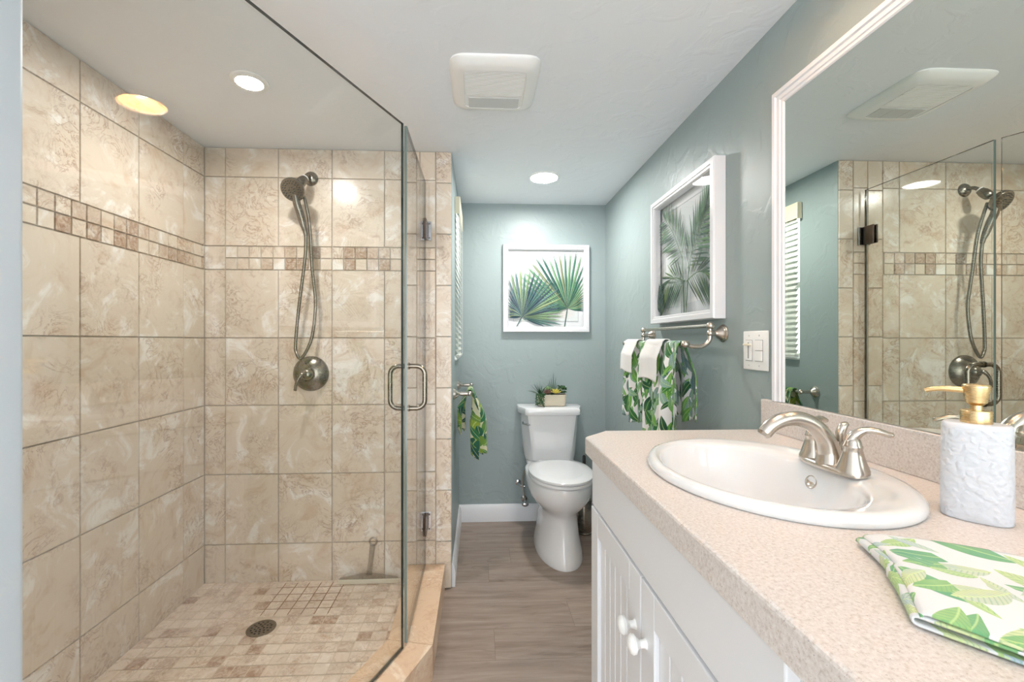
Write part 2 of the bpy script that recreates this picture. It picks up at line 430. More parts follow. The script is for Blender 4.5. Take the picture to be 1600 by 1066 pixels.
# alcove wall on the left with a window opening
WY0, WY1, WZ0, WZ1 = 2.385, 2.745, 1.085, 1.95
mb = MB()
mb.box((XA - .12, YS + .12, -0.05), (XA, YB, WZ0)); mb.box((XA - .12, YS + .12, WZ1), (XA, YB, H))
mb.box((XA - .12, YS + .12, WZ0), (XA, WY0, WZ1)); mb.box((XA - .12, WY1, WZ0), (XA, YB, WZ1))
mb.box((XA - .02, YS + .006, -0.05), (XA, YS + .12, H))
struct(mb.build('wall_left', 'teal', smooth=0))
wn = MB()
for a, b in (((XA - .10, WY0, WZ0), (XA - .05, WY1, WZ0 + .035)), ((XA - .10, WY0, WZ1 - .035), (XA - .05, WY1, WZ1)),
             ((XA - .10, WY0, WZ0 + .035), (XA - .05, WY0 + .035, WZ1 - .035)), ((XA - .10, WY1 - .035, WZ0 + .035), (XA - .05, WY1, WZ1 - .035)),
             ((XA - .095, WY0 + .035, 1.50), (XA - .055, WY1 - .035, 1.535))):
    wn.box(a, b, 0.003)
win = struct(wn.build('window_1', 'plastic'))
mb = MB(); mb.box((XA - .078, WY0 + .034, WZ0 + .034), (XA - .074, WY1 - .034, WZ1 - .034)); mb.build('window_pane', 'window_glass', win, smooth=0)
mb = MB(); mb.box((XA - .05, WY0 - .0, WZ0 - .0), (XA + .012, WY1 + .0, WZ0 + .012), 0.003); mb.build('window_sill', 'plastic', win)

# near walls (beside and behind the camera) with an unseen opening widened to let world light in as fill
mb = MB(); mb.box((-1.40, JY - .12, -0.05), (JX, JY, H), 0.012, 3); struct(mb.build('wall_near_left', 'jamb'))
mb = MB(); mb.box((-1.0, NY, -0.05), (-0.90, JY - .12, H)); struct(mb.build('wall_hall', 'plain', smooth=0))
mb = MB(); mb.box((-1.0, NY - .1, -0.05), (-0.84, NY, H)); mb.box((0.78, NY - .1, -0.05), (1.0, NY, H)); mb.box((-0.84, NY - .1, 2.08), (0.78, NY, H))
struct(mb.build('wall_front', 'plain', smooth=0))

# ---------------------------------------------------------------- tiled shower walls
def tiled(name, rects, P, thick=0.005, gap=0.0016, mats=('grout', 'tile'), backing=None, seed=1):
    """rects: (u0,u1,v0,v1,brown); P(u,v,w) maps wall coordinates to the room"""
    rr = random.Random(seed); mb = MB()
    for bx in backing: mb.box(*bx)
    mb.mi = 1
    for (u0, u1, v0, v1, br) in rects:
        a0, a1, b0, b1 = u0 + gap, u1 - gap, v0 + gap, v1 - gap; e = 0.0015
        if a1 - a0 < .004 or b1 - b0 < .004: continue
        tc = (rr.random(), rr.random(), br, 1)
        lo = [P(a0, b0, 0), P(a1, b0, 0), P(a1, b1, 0), P(a0, b1, 0)]
        hi = [P(a0 + e, b0 + e, thick), P(a1 - e, b0 + e, thick), P(a1 - e, b1 - e, thick), P(a0 + e, b1 - e, thick)]
        mb.face(hi, tile=tc)
        for i in range(4): mb.face([lo[i], lo[(i + 1) % 4], hi[(i + 1) % 4], hi[i]], tile=tc)
    return struct(mb.build(name, list(mats), smooth=0))

ROWS = [(SHZ - .02, 0.234), (0.234, 0.563), (0.563, 0.887), (0.887, 1.205), (1.205, 1.526), (1.637, 1.961), (1.961, H)]
def mosaic_strip(u0, u1, rr, w=0.0547):
    out = []; u = u0
    while u < u1 - .01:
        e = min(u + w, u1)
        for v0, v1 in ((1.526, 1.5815), (1.5815, 1.637)):
            q = rr.random(); out.append((u, e, v0, v1, 0.8 if q < 0.16 else (0.45 if q < 0.34 else (0.16 if q < 0.5 else 0.0))))
        u = e
    return out
rr = random.Random(11)
rects = []
cols = [-1.283, -1.188, -0.944, -0.695, -0.449, -0.361]
for a, b in zip(cols, cols[1:]):
    for v0, v1 in ROWS: rects.append((a, b, v0, v1, 0.0))
rects.append((-1.283, -1.188, 1.526, 1.637, 0)); rects += mosaic_strip(-1.188, -0.361, rr)
for a, b, off in ((-0.361, -0.282, 0.0), (-0.206, XA, 0.0)):     # trim columns of cut tiles
    v = -0.265
    while v < H:
        e = min(v + 0.246, H)
        if H - e < .03: e = H
        rects.append((a, b, max(v, 0.0), e, 0.0)); v = e
        if e >= H: break
for v0, v1 in ROWS: rects.append((-0.282, -0.206, v0 if v0 > .1 else 0.0, v1, 0))
rects += [(-0.282, -0.206, 1.526, 1.5815, 0.15), (-0.282, -0.206, 1.5815, 1.637, 0.05)]
tiled('wall_shower_back', rects, lambda u, v, w_: (u, YS + .006 - w_ - .001, v), backing=[((-1.40, YS + .006, -0.05), (XA - .02, YS + .12, H))], seed=21)
rects = []
cy = [JY, 0.735, 0.982, 1.229, 1.476, 1.721, 1.973, YS]
for a, b in zip(cy, cy[1:]):
    for v0, v1 in ROWS: rects.append((a, b, v0, v1, 0.0))
rects += mosaic_strip(JY + .02, YS, rr, 0.0541)
tiled('wall_shower_left', rects, lambda u, v, w_: (XL - .006 + w_ + .001, u, v), backing=[((-1.40, JY, -0.05), (XL - .006, YS + .006, H))], seed=22)
rects = []
for k in range(3):
    for v0, v1 in ROWS: rects.append((XL + k * .2, XL + k * .2 + .2, v0, v1, 0.0))
rects += mosaic_strip(XL, XL + .6, rr)
tiled('wall_shower_near', rects, lambda u, v, w_: (u, JY + .002 + w_, v), backing=[((XL, JY + .0005, 0), (JX - .02, JY + .002, H))], seed=23)

# shower pan of small square mosaic tiles
ANG = R(24.5); PD = Vector((-math.sin(ANG), -math.cos(ANG))); PN = Vector((math.cos(ANG), -math.sin(ANG))); PA = Vector((-0.262, 1.545))
def panel_pt(t, off=0.0): q = PA + PD * t + PN * off; return (q.x, q.y)
mb = MB(); mb.box((XL, JY, -0.03), (-0.25, YS, SHZ - .0012))
mb.mi = 1; rr = random.Random(5); s_ = 0.0545
for i in range(19):
    for j in range(27):
        x0 = XL + i * s_; y0 = YS - (j + 1) * s_
        cx, cy_ = x0 + s_ / 2, y0 + s_ / 2
        if (Vector((cx, cy_)) - PA).dot(PN) > -0.04 or cx > -0.31: continue
        if (cx + 0.858) ** 2 + (cy_ - 1.775) ** 2 < 0.05 ** 2: continue
        q = rr.random(); br = 0.78 if q < 0.07 else (0.42 if q < 0.17 else (0.18 if q < 0.36 else 0.0))
        stain = (-0.92 < cx < -0.63) and (1.88 < cy_ < 2.10)
        g = 0.0022 if stain else 0.0019
        mb.face([(x0 + g, y0 + g, SHZ), (x0 + s_ - g, y0 + g, SHZ), (x0 + s_ - g, y0 + s_ - g, SHZ), (x0 + g, y0 + s_ - g, SHZ)], tile=(rr.random(), rr.random(), br, 1))
mb.mi = 2; mb.box((-0.93, 1.86, SHZ - .004), (-0.62, 2.10, SHZ - .0006))
struct(mb.build('floor_shower', ['grout_light', 'floor_tile', 'grout_dark'], smooth=0))

# kerb of honey travertine that bends with the glass
CZ = 0.121
KO, KI = 0.088, -0.075
def isx(xv, off):    # where the offset panel line meets x = xv
    q0 = PA + PN * off; t = (xv - q0.x) / PD.x; return (xv, q0.y + PD.y * t)
ko, ki = isx(-0.162, KO), isx(-0.325, KI)
tend = 0.94
mb = MB()
def kerb_piece(poly, tl):
    t0 = len(mb.bm.faces); mb.prism(poly, -0.02, CZ); mb.bm.faces.ensure_lookup_table()
    for f in mb.bm.faces[t0:]: f[mb.tl] = tl
kerb_piece([(ko[0], ko[1] + .001), (ko[0], 2.112), (ki[0], 2.112), (ki[0], ki[1] + .001)], (.3, .7, 0, 1))
kerb_piece([(ko[0], ko[1] - .001), (ki[0], ki[1] - .001), panel_pt(.45, KI), panel_pt(.45, KO)], (.8, .2, 0, 1))
kerb_piece([panel_pt(.452, KO), panel_pt(.452, KI), panel_pt(tend, KI), panel_pt(tend, KO)], (.1, .5, 0, 1))
o = mb.build('shower_curb', 'curb', smooth=0); struct(o)

# baseboards
def baseboard(name, p0, p1, nrm, mat='white', hgt=0.112):
    a = Vector((p0[0], p0[1], 0)); b = Vector((p1[0], p1[1], 0)); n = Vector((nrm[0], nrm[1], 0))
    prof = [(0, 0), (0.016, 0), (0.016, hgt - .035), (0.012, hgt - .022), (0.011, hgt - .012), (0.006, hgt - .004), (0.004, hgt), (0, hgt)]
    mb = MB(); mb.rings([[q + n * w_ + Vector((0, 0, z)) for w_, z in prof] for q in (a, b)]); return struct(mb.build(name, mat, smooth=30))
baseboard('baseboard_back', (XA + .0, YB - .0005), (XR, YB - .0005), (0, -1))
baseboard('baseboard_left', (XA + .0005, YS + .012), (XA + .0005, YB - .017), (1, 0))
baseboard('baseboard_right', (XR - .0005, 1.27), (XR - .0005, YB - .017), (-1, 0))

# ---------------------------------------------------------------- ceiling fittings
def led(name, x, y, r, rim, label, grp, mt='led'):
    t = thing(name, (x, y, H), label, 'ceiling light', grp)
    mb = MB(); mb.lathe([(r + rim, 0.0), (r + rim, -0.004), (r + rim * .6, -0.010), (r + .002, -0.010), (r, -0.006), (r, 0.0)], (x, y, H), ring=True); mb.build('trim_ring', 'plastic', t)
    mb = MB(); mb.lathe([(r - .0005, -0.001), (r - .0005, -0.0065), (r * .6, -0.008), (0.0001, -0.0085)], (x, y, H)); mb.build('diffuser', mt, t)
led('ceiling_light', 0.361, 2.41, 0.073, 0.005, 'round white ceiling light glowing above the toilet alcove', 'recessed ceiling lights')
led('ceiling_light', -0.800, 1.572, 0.042, 0.020, 'small round ceiling light with wide trim ring above the shower stall', 'recessed ceiling lights', 'led_small')
for k, (x, y) in enumerate(CAN):
    t = thing('recessed_can_light', (x, y, H), ['warm recessed can light over the sink, reflected at the top of the shower glass', 'warm recessed can light over the near end of the vanity counter'][k], 'ceiling light', 'recessed ceiling lights')
    mb = MB(); mb.lathe([(0.088, 0.0), (0.088, -0.003), (0.080, -0.007), (0.074, -0.007), (0.072, 0.0)], (x, y, H), ring=True); mb.build('trim_ring', 'plastic', t)
    mb = MB(); seg = 36
    mb.rings([[(x + r * math.cos(2 * PI * i / seg), y + r * math.sin(2 * PI * i / seg), H + z) for i in range(seg)] for r, z in ((0.073, 0.0), (0.070, 0.03), (0.060, 0.085), (0.058, 0.09))], False, True)
    mb.build('reflector', 'canwarm', t)
    mb = MB(); mb.lathe([(0.025, 0.088), (0.042, 0.055), (0.044, 0.045), (0.036, 0.038), (0.0001, 0.036)], (x, y, H)); mb.build('bulb', 'bulb', t)

# exhaust fan cover
fx0, fx1, fy0, fy1 = -0.097, 0.207, 1.386, 1.715
fcx, fcy = (fx0 + fx1) / 2, (fy0 + fy1) / 2
t = thing('exhaust_fan', (fcx, fcy, H), 'white bathroom exhaust fan cover with grey lens on the ceiling', 'fan')
mb = MB(); hx, hy = (fx1 - fx0) / 2, (fy1 - fy0) / 2
mb.rings([ell(fcx, fcy, hx * s1, hy * s1, H + z, 64, p) for s1, z, p in ((1.0, 0.0, 7), (0.995, -0.004, 7), (0.95, -0.011, 6.5), (0.87, -0.019, 7), (0.80, -0.023, 8), (0.70, -0.0255, 10), (0.695, -0.022, 10))])
mb.build('cover', 'plastic', t)
mb = MB()
gx0, gx1 = fcx - hx * .70, fcx + hx * .70
for k in range(17):
    yy = fcy - hy * .68 + k * 0.0085
    mb.box((gx0 + .004, yy, H - .0250), (gx1 - .004, yy + .0070, H - .021), 0.001, 1)
mb.build('grille', 'plastic', t)
mb = MB(); mb.box((fcx - .092, fcy + .046, H - .0248), (fcx + .092, fcy + .116, H - .0215), 0.003, 2)
for q in (-.035, .035): mb.box((fcx + q - .002, fcy + .044, H - .0255), (fcx + q + .002, fcy + .112, H - .024))
mb.build('lens', 'lensgrey', t)

# ---------------------------------------------------------------- shower glass
def slab(mb, p0, p1, z0, z1, th, nrm, lit=False):
    """vertical pane: index 0 glass faces, 1 dark edges, 2 bright edges"""
    n = Vector((nrm[0], nrm[1], 0)) * th / 2; a, b = Vector((p0[0], p0[1], 0)), Vector((p1[0], p1[1], 0))
    c = lambda q, sgn, z: q + n * sgn + Vector((0, 0, z))
    mb.mi = 0
    for sg in (1, -1): mb.face([c(a, sg, z0), c(b, sg, z0), c(b, sg, z1), c(a, sg, z1)])
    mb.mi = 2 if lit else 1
    mb.face([c(a, 1, z0), c(a, -1, z0), c(a, -1, z1), c(a, 1, z1)])
    mb.mi = 1
    mb.face([c(b, 1, z0), c(b, -1, z0), c(b, -1, z1), c(b, 1, z1)])
    mb.face([c(a, 1, z1), c(b, 1, z1), c(b, -1, z1), c(a, -1, z1)]); mb.face([c(a, 1, z0), c(b, 1, z0), c(b, -1, z0), c(a, -1, z0)])
ZT = 1.945
t = thing('shower_screen', (*panel_pt(.5), CZ), 'large fixed clear glass shower screen standing on the angled curb', 'shower screen')
mb = MB(); slab(mb, panel_pt(0.008), panel_pt(0.985), CZ + .004, ZT, 0.010, PN); mb.build('glass_pane', ['glass', 'glass_edge'], t, smooth=0)
mb = MB(); q0, q1 = panel_pt(0.01), panel_pt(0.985)
mb.rings([[Vector((q[0], q[1], 0)) + Vector((PN.x, PN.y, 0)) * a + Vector((0, 0, z)) for a, z in ((-.007, CZ), (.007, CZ), (.007, CZ + .006), (-.007, CZ + .006))] for q in (q0, q1)])
mb.build('bottom_seal', 'clear', t, smooth=0)
XD = -0.256
t = thing('shower_door', (XD, 1.83, CZ), 'hinged clear glass shower door with square pull handle', 'shower door')
mb = MB(); slab(mb, (XD, 1.552), (XD, 2.100), CZ + .010, ZT, 0.010, (1, 0), True); door = mb.build('glass_pane', ['glass', 'glass_edge', 'glass_edge_lit'], t, smooth=0)
mb = MB(); mb.box((XD - .002, 2.1005, CZ + .02), (XD + .002, 2.108, ZT - .02)); mb.build('edge_seal', 'clear', t, smooth=0)
for zc in (1.716, 0.328):
    mb = MB()
    mb.box((XD - .013, 2.046, zc - .045), (XD - .0052, 2.098, zc + .045), 0.0015); mb.box((XD + .0052, 2.046, zc - .045), (XD + .013, 2.098, zc + .045), 0.0015)
    hg = mb.build('hinge', 'bronze', t)
    mb = MB(); mb.box((XD - .030, 2.106, zc - .045), (XD + .030, 2.1108, zc + .045), 0.001); mb.build('wall_plate', 'chrome', hg)
    mb = MB(); mb.tube([(XD, 2.100, zc - .038), (XD, 2.100, zc + .038)], 0.0052); mb.build('hinge_pin', 'bronze', hg)
    mb = MB()
    for sx in (-.021, .021):
        for sz in (-.034, .034): mb.lathe([(0.0045, 0), (0.004, 0.002), (0.0005, 0.0025)], (XD + sx, 2.106, zc + sz), (0, -1, 0), 10)
    mb.build('screw', 'bronze', hg)
HY, HZ0, HZ1 = 1.592, 0.948, 1.100
for sg, nm in ((-1, 'inner'), (1, 'outer')):
    e = 0.062; rc = 0.030
    P = [(XD + sg * .006, HY, HZ0), (XD + sg * (e - rc), HY, HZ0)]
    P += [(XD + sg * (e - rc + rc * math.sin(a)), HY, HZ0 + rc - rc * math.cos(a)) for a in [R(15 * k) for k in range(1, 7)]]
    P += [(XD + sg * (e - rc + rc * math.cos(a)), HY, HZ1 - rc + rc * math.sin(a)) for a in [R(15 * k) for k in range(0, 7)]]
    P += [(XD + sg * .006, HY, HZ1)]
    mb = MB(); mb.tube(P, 0.0088); hd = mb.build('pull_handle', 'darknickel', t)
    mb = MB()
    for z in (HZ0, HZ1): mb.lathe([(0.012, 0), (0.012, 0.003), (0.0089, 0.003)], (XD + sg * .0052, HY, z), (sg, 0, 0), 16)
    mb.build('washer', 'darknickel', hd)

# ---------------------------------------------------------------- hand shower on the back wall
sx, sz = -0.793, 1.958
t = thing('hand_shower', (sx, YS, sz), 'dark nickel hand shower with long hose on the tiled shower wall', 'shower head')
mb = MB(); mb.lathe([(0.034, 0.0), (0.034, 0.004), (0.028, 0.012), (0.016, 0.018), (0.0105, 0.020)], (sx, YS, sz), (0, -1, 0)); mb.build('escutcheon', 'darknickel', t)
b0 = Vector((-.796, YS - .066, 1.937)); hc = Vector((-.820, YS - .138, 1.860)); fa = Vector((-.10, -.82, -.56)).normalized()
hb_ = hc - fa * .030
arm = smoothpath([(sx, YS - .01, sz), (sx, YS - .035, sz), (sx - .001, YS - .052, sz - .007), tuple(b0)], 6)
mb = MB(); mb.tube(arm, 0.0085); mb.build('shower_arm', 'darknickel', t)
ax = (hb_ - b0).normalized()
mb = MB(); mb.lathe([(0.012, -.004), (0.0165, 0.0), (0.0185, 0.012), (0.0215, 0.020), (0.0225, 0.040), (0.020, 0.055), (0.012, 0.062)], b0, ax, 24)
mb.build('ball_joint_holder', 'darknickel', t)
mb = MB(); mb.lathe([(0.0125, -.003), (0.0172, -.001), (0.0172, 0.004), (0.0125, 0.005)], b0, ax, 24, ring=True); mb.build('white_collar', 'plastic', t)
mb = MB(); mb.lathe([(0.016, -.034), (0.034, -.025), (0.050, -.011), (0.0525, 0.0), (0.0525, 0.006), (0.050, 0.010), (0.047, 0.0105), (0.001, 0.0115)], hc, fa, 36)
hd = mb.build('spray_head', 'darknickel', t)
mb = MB(); u_ = fa.orthogonal().normalized(); v_ = fa.cross(u_)
for ring_r, cnt in ((0.040, 22), (0.030, 16), (0.012, 7)):
    for k in range(cnt):
        a = 2 * PI * k / cnt; mb.lathe([(0.0022, 0), (0.0018, 0.003), (0.0004, 0.0035)], hc + fa * 0.0108 + (u_ * math.cos(a) + v_ * math.sin(a)) * ring_r, fa, 8)
mb.build('spray_nozzles', 'black', hd)
hp = [hc + Vector((.004, .016, -.012)), (-.812, YS - .118, 1.808), (-.803, YS - .108, 1.770), (-.793, YS - .099, 1.722), (-.786, YS - .092, 1.690)]
mb = MB(); mb.tube(smoothpath(hp, 6), lerpl([0.017, 0.0165, 0.0165, 0.0150, 0.0105], 6), 18); mb.build('handle', 'darknickel', t)
mb = MB(); mb.tube([(-.7865, YS - .0925, 1.694), (-.782, YS - .090, 1.668)], [0.0108, 0.0092]); mb.build('hose_nut', 'darknickel', t)
hose = [(-.783, YS - .090, 1.672), (-.786, YS - .083, 1.62), (-.794, YS - .075, 1.55), (-.824, YS - .06, 1.358), (-.844, YS - .05, 1.184), (-.841, YS - .048, 1.134), (-.820, YS - .05, 1.110), (-.787, YS - .05, 1.161), (-.766, YS - .05, 1.232),
        (-.754, YS - .05, 1.359), (-.761, YS - .055, 1.465), (-.768, YS - .06, 1.547), (-.769, YS - .08, 1.709), (-.778, YS - .098, 1.805), (-.792, YS - .105, 1.862)]
hs = smoothpath(hose, 22)
mb = MB(); mb.tube(hs, [0.0070 + 0.0007 * (i % 2) for i in range(len(hs))], 10); mb.build('hose', 'darknickel', t)

vx, vz = -0.792, 1.036
t = thing('shower_valve', (vx, YS, vz), 'round dark nickel shower valve with a single lever', 'shower valve')
mb = MB(); mb.lathe([(0.083, 0.0), (0.083, 0.006), (0.079, 0.012), (0.066, 0.024), (0.050, 0.034), (0.035, 0.040), (0.030, 0.041)], (vx, YS, vz), (0, -1, 0), 48); mb.build('valve_plate', 'darknickel', t)
mb = MB(); mb.lathe([(0.030, 0.038), (0.028, 0.055), (0.022, 0.066), (0.012, 0.072), (0.001, 0.073)], (vx, YS, vz), (0, -1, 0), 28)
lv = smoothpath([(vx, YS - .060, vz), (vx - .012, YS - .078, vz + .002), (vx - .026, YS - .088, vz - .018), (vx - .035, YS - .090, vz - .045), (vx - .040, YS - .086, vz - .070)], 6)
mb.tube(lv, lerpl([0.012, 0.012, 0.010, 0.010, 0.011], 6), 14, squash=lerpl([1, .9, .7, .6, .6], 6)); mb.build('lever', 'darknickel', t)

# drain and squeegee
dx, dy = -0.858, 1.775
t = thing('floor_drain', (dx, dy, SHZ), 'round slotted metal drain in the shower floor', 'drain')
mb = MB(); mb.lathe([(0.054, -.004), (0.054, 0.001), (0.050, 0.003), (0.045, 0.002), (0.045, -.004)], (dx, dy, SHZ), ring=True); mb.build('drain_ring', 'darknickel', t)
mb = MB(); holes = [ell(dx + r_ * math.cos(a), dy + r_ * math.sin(a), 0.0042, 0.0042, n=10) for r_, c_ in ((0.036, 14), (0.023, 9), (0.010, 4)) for a in [2 * PI * k / c_ for k in range(c_)]]
mb.prism(ell(dx, dy, 0.0448, 0.0448, n=40), SHZ, SHZ + .002, holes); mb.build('drain_grate', 'darknickel', t, smooth=0)
mb = MB(); mb.lathe([(0.0449, -.0035), (0.0449, .0002), (0.0001, .0002)], (dx, dy, SHZ)); mb.build('drain_well', 'darkhole', t)

qx, qy = -0.515, 2.078
t = thing('squeegee', (qx, qy, SHZ), 'clear plastic squeegee with white blade leaning on the shower wall', 'squeegee')
mb = MB(); mb.box((qx - .140, qy - .006, SHZ + .001), (qx + .140, qy + .002, SHZ + .022), 0.002); mb.build('blade', 'rubber_white', t)
mb = MB()
mb.rings([[(qx + x_, y_, z_) for x_, z_ in ((-.138, SHZ + .020), (.138, SHZ + .020), (.132, SHZ + .028), (.03, SHZ + .046), (-.03, SHZ + .046), (-.132, SHZ + .028))] for y_ in (qy - .004, qy + .006)])
mb.build('blade_holder', 'clear', t, smooth=0)
mb = MB(); hp = smoothpath([(qx + .003, qy + .001, SHZ + .04), (qx + .008, qy + .012, SHZ + .10), (qx + .014, qy + .022, SHZ + .17)], 6)
mb.tube(hp, lerpl([0.006, 0.005, 0.006], 6), 14, squash=[2.3] * len(hp)); mb.build('handle', 'clear', t)
mb = MB(); cc = Vector((qx + .016, qy + .026, SHZ + .185)); mb.tube([cc + Vector((.017 * math.cos(a), .0, .017 * math.sin(a))) for a in [2 * PI * k / 20 for k in range(20)]], 0.0045, 8, closed=True); mb.build('hanging_ring', 'clear', t)

# ---------------------------------------------------------------- mosaic done; toilet
TX = 0.456
t = thing('toilet', (TX, 2.55, 0), 'white two piece toilet with closed lid in the back alcove', 'toilet')
def egg(z, yf, yb, hw, n=56, split=0.56, pf=2.0, pb=2.6):
    yc = yf + (yb - yf) * split; pts = []
    for k in range(n):
        a = 2 * PI * k / n; c, s1 = math.cos(a), math.sin(a); p = pf if s1 < 0 else pb
        x = hw * math.copysign(abs(c) ** (2 / p), c); d = (yc - yf) if s1 < 0 else (yb - yc)
        pts.append((TX + x, yc + d * math.copysign(abs(s1) ** (2 / p), s1), z))
    return pts
mb = MB()
mb.rings([egg(0.0, 2.238, 2.74, .132, pb=3.5), egg(0.012, 2.236, 2.74, .134, pb=3.5), egg(0.05, 2.250, 2.73, .126, pb=3.2), egg(0.12, 2.274, 2.72, .112, pb=3), egg(0.20, 2.288, 2.71, .104), egg(0.245, 2.288, 2.71, .105), egg(0.272, 2.272, 2.71, .118),
          egg(0.30, 2.242, 2.71, .146), egg(0.335, 2.212, 2.72, .168), egg(0.375, 2.194, 2.74, .180), egg(0.415, 2.188, 2.76, .183, pb=3), egg(0.432, 2.192, 2.77, .181, pb=3), egg(0.438, 2.205, 2.76, .172, pb=3)])
mb.box((TX - .155, 2.60, 0.395), (TX + .155, 2.85, 0.437), 0.014, 3)
bowl = mb.build('bowl', 'porcelain', t, smooth=50)
mb = MB(); mb.rings([egg(0.4395, 2.186, 2.635, .172, split=.55, pb=3), egg(0.441, 2.180, 2.64, .178, split=.55, pb=3), egg(0.452, 2.180, 2.64, .178, split=.55, pb=3), egg(0.456, 2.186, 2.635, .173, split=.55, pb=3)]); mb.build('seat', 'porcelain', t)
mb = MB(); mb.rings([egg(0.4585, 2.186, 2.625, .172, split=.55, pb=2.6), egg(0.460, 2.181, 2.63, .177, split=.55, pb=2.6), egg(0.470, 2.181, 2.63, .177, split=.55, pb=2.6), egg(0.476, 2.19, 2.622, .168, split=.55, pb=2.6), egg(0.480, 2.24, 2.59, .12, split=.55, pb=2.6)]); mb.build('seat_lid', 'porcelain', t, smooth=50)
for q in (-.07, .07):
    mb = MB(); mb.tube([(TX + q - .022, 2.64, 0.458), (TX + q + .022, 2.64, 0.458)], 0.011); mb.build('seat_hinge', 'porcelain', t)
def tank_ring(z, hw, yf, yb, fw):
    P = [(-hw, yb), (-hw, yb - .07), (-hw + .004, yb - .095), (-hw + .016, yb - .12), (-fw - .02, yf + .009), (-fw - .006, yf + .002), (-fw + .01, yf), (0, yf - .004)]
    P2 = P + [(-x, y_) for x, y_ in P[-2::-1]]
    return [(TX + x, y_, z) for x, y_ in P2]
mb = MB(); mb.rings([tank_ring(0.432, .140, 2.735, 2.86, .090), tank_ring(0.440, .158, 2.722, 2.87, .098), tank_ring(0.465, .166, 2.712, 2.88, .102), tank_ring(0.60, .178, 2.704, 2.885, .118), tank_ring(0.728, .186, 2.700, 2.885, .132)])
mb.build('tank', 'porcelain', t, smooth=28)
def lid_ring(z, e): return tank_ring(z, .207 - e, 2.678 + e, 2.889 - e * .3, .150 - e)
mb = MB(); mb.rings([lid_ring(0.729, .008), lid_ring(0.732, .003), lid_ring(0.738, 0), lid_ring(0.764, 0), lid_ring(0.772, .004), lid_ring(0.775, .012)]); mb.build('tank_lid', 'porcelain', t, smooth=40)
mb = MB(); mb.lathe([(0.011, 0), (0.011, .006), (0.006, .009)], (TX - .172, 2.738, 0.678), (-.5, -1, 0), 16)
mb.tube([(TX - .172, 2.728, 0.678), (TX - .168, 2.705, 0.676), (TX - .145, 2.694, 0.672), (TX - .138, 2.694, .671)], [0.006, 0.008, 0.0085, 0.004], 12, squash=[1, .6, .6, .6]); mb.build('flush_lever', 'chrome', t)
for q in (-.10, .10):
    mb = MB(); mb.lathe([(0.010, 0), (0.010, -.01), (0.006, -.016), (0.006, -.04)], (TX + q, 2.79, 0.434), (0, 0, 1), 12); mb.build('tank_bolt', 'darknickel', t)

t = thing('water_supply_valve', (0.300, 2.88, 0.2), 'chrome shutoff valve and braided line beside the toilet', 'valve')
mb = MB(); mb.lathe([(0.022, 0), (0.021, .004), (0.009, .010), (0.009, .05)], (0.300, YB, 0.145), (0, -1, 0), 18); mb.build('valve_stub', 'chrome', t)
mb = MB(); mb.ball((0.300, 2.835, 0.145), 0.013); mb.tube([(0.300, 2.835, .145), (0.300, 2.80, .145)], 0.006); mb.ball((0.297, 2.79, 0.145), 0.017, (1.3, .4, .8)); mb.build('valve_body', 'chrome', t)
mb = MB(); mb.tube(smoothpath([(0.300, 2.835, .155), (0.288, 2.832, .23), (0.288, 2.82, .32), (0.312, 2.80, .39), (0.330, 2.79, .438)], 8), 0.0055, 10); mb.build('supply_line', 'nickel', t)
t = thing('pipe_elbow', (0.262, 2.87, 0.25), 'small grey pipe stub on the wall left of the toilet', 'pipe')
mb = MB(); mb.lathe([(0.020, 0), (0.019, .004), (0.010, .008)], (0.262, YB, 0.252), (0, -1, 0), 16); mb.build('flange', 'chrome', t)
mb = MB(); mb.tube(smoothpath([(0.262, 2.893, 0.252), (0.262, 2.862, 0.252), (0.276, 2.845, 0.246), (0.299, 2.84, 0.246)], 6), 0.008); mb.build('stub', 'chrome', t)
t = thing('toilet_brush', (0.655, 2.72, 0), 'dark toilet brush in a metal canister behind the toilet', 'toilet brush')
mb = MB(); mb.lathe([(0.050, 0), (0.052, .006), (0.046, .012), (0.046, .20), (0.044, .205), (0.015, .207)], (0.655, 2.70, 0.0), seg=28); mb.build('canister', 'darknickel', t)
mb = MB(); mb.tube([(0.655, 2.70, .20), (0.655, 2.70, .43)], 0.0065); mb.lathe([(0.0065, .38), (0.010, .40), (0.010, .47), (0.006, .48), (0.0005, .481)], (0.655, 2.70, 0), seg=16); mb.build('handle', 'black', t)

# planter on the tank
t = thing('succulent_planter', (0.46, 2.775, 0.775), 'cream rectangular pot of succulents on the toilet tank', 'planter')
px0, px1, py0, py1 = 0.372, 0.556, 2.745, 2.822
mb = MB()
pcx, pcy = (px0 + px1) / 2, (py0 + py1) / 2
mb.rings([ell(pcx, pcy, a, b, 0.775 + z, 40, 7) for a, b, z in ((.080, .032, .004), (.084, .034, .006), (.088, .037, .030), (.093, .039, .072), (.093, .039, .076), (.089, .036, .076), (.088, .035, .066))])
for q in (-.06, .06):
    for r_ in (-.02, .02): mb.box((pcx + q - .007, pcy + r_ - .007, 0.7752), (pcx + q + .007, pcy + r_ + .007, 0.783), .002)
mb.build('pot', 'pot', t)
def blade(mb, base, d, L, wd, curl=0.0, n=5, th=0.25):
    d = Vector(d).normalized(); pts = []; rad = []
    for i in range(n + 1):
        q = i / n; pts.append(Vector(base) + d * L * q + Vector((0, 0, -curl * L * q * q))); rad.append(max(wd * (1 - q) ** .7 * (0.55 + .9 * min(q * 3, 1) * .5), 0.0003))
    mb.tube(pts, rad, 6, squash=[th] * (n + 1))
rr = random.Random(9)
mb = MB()
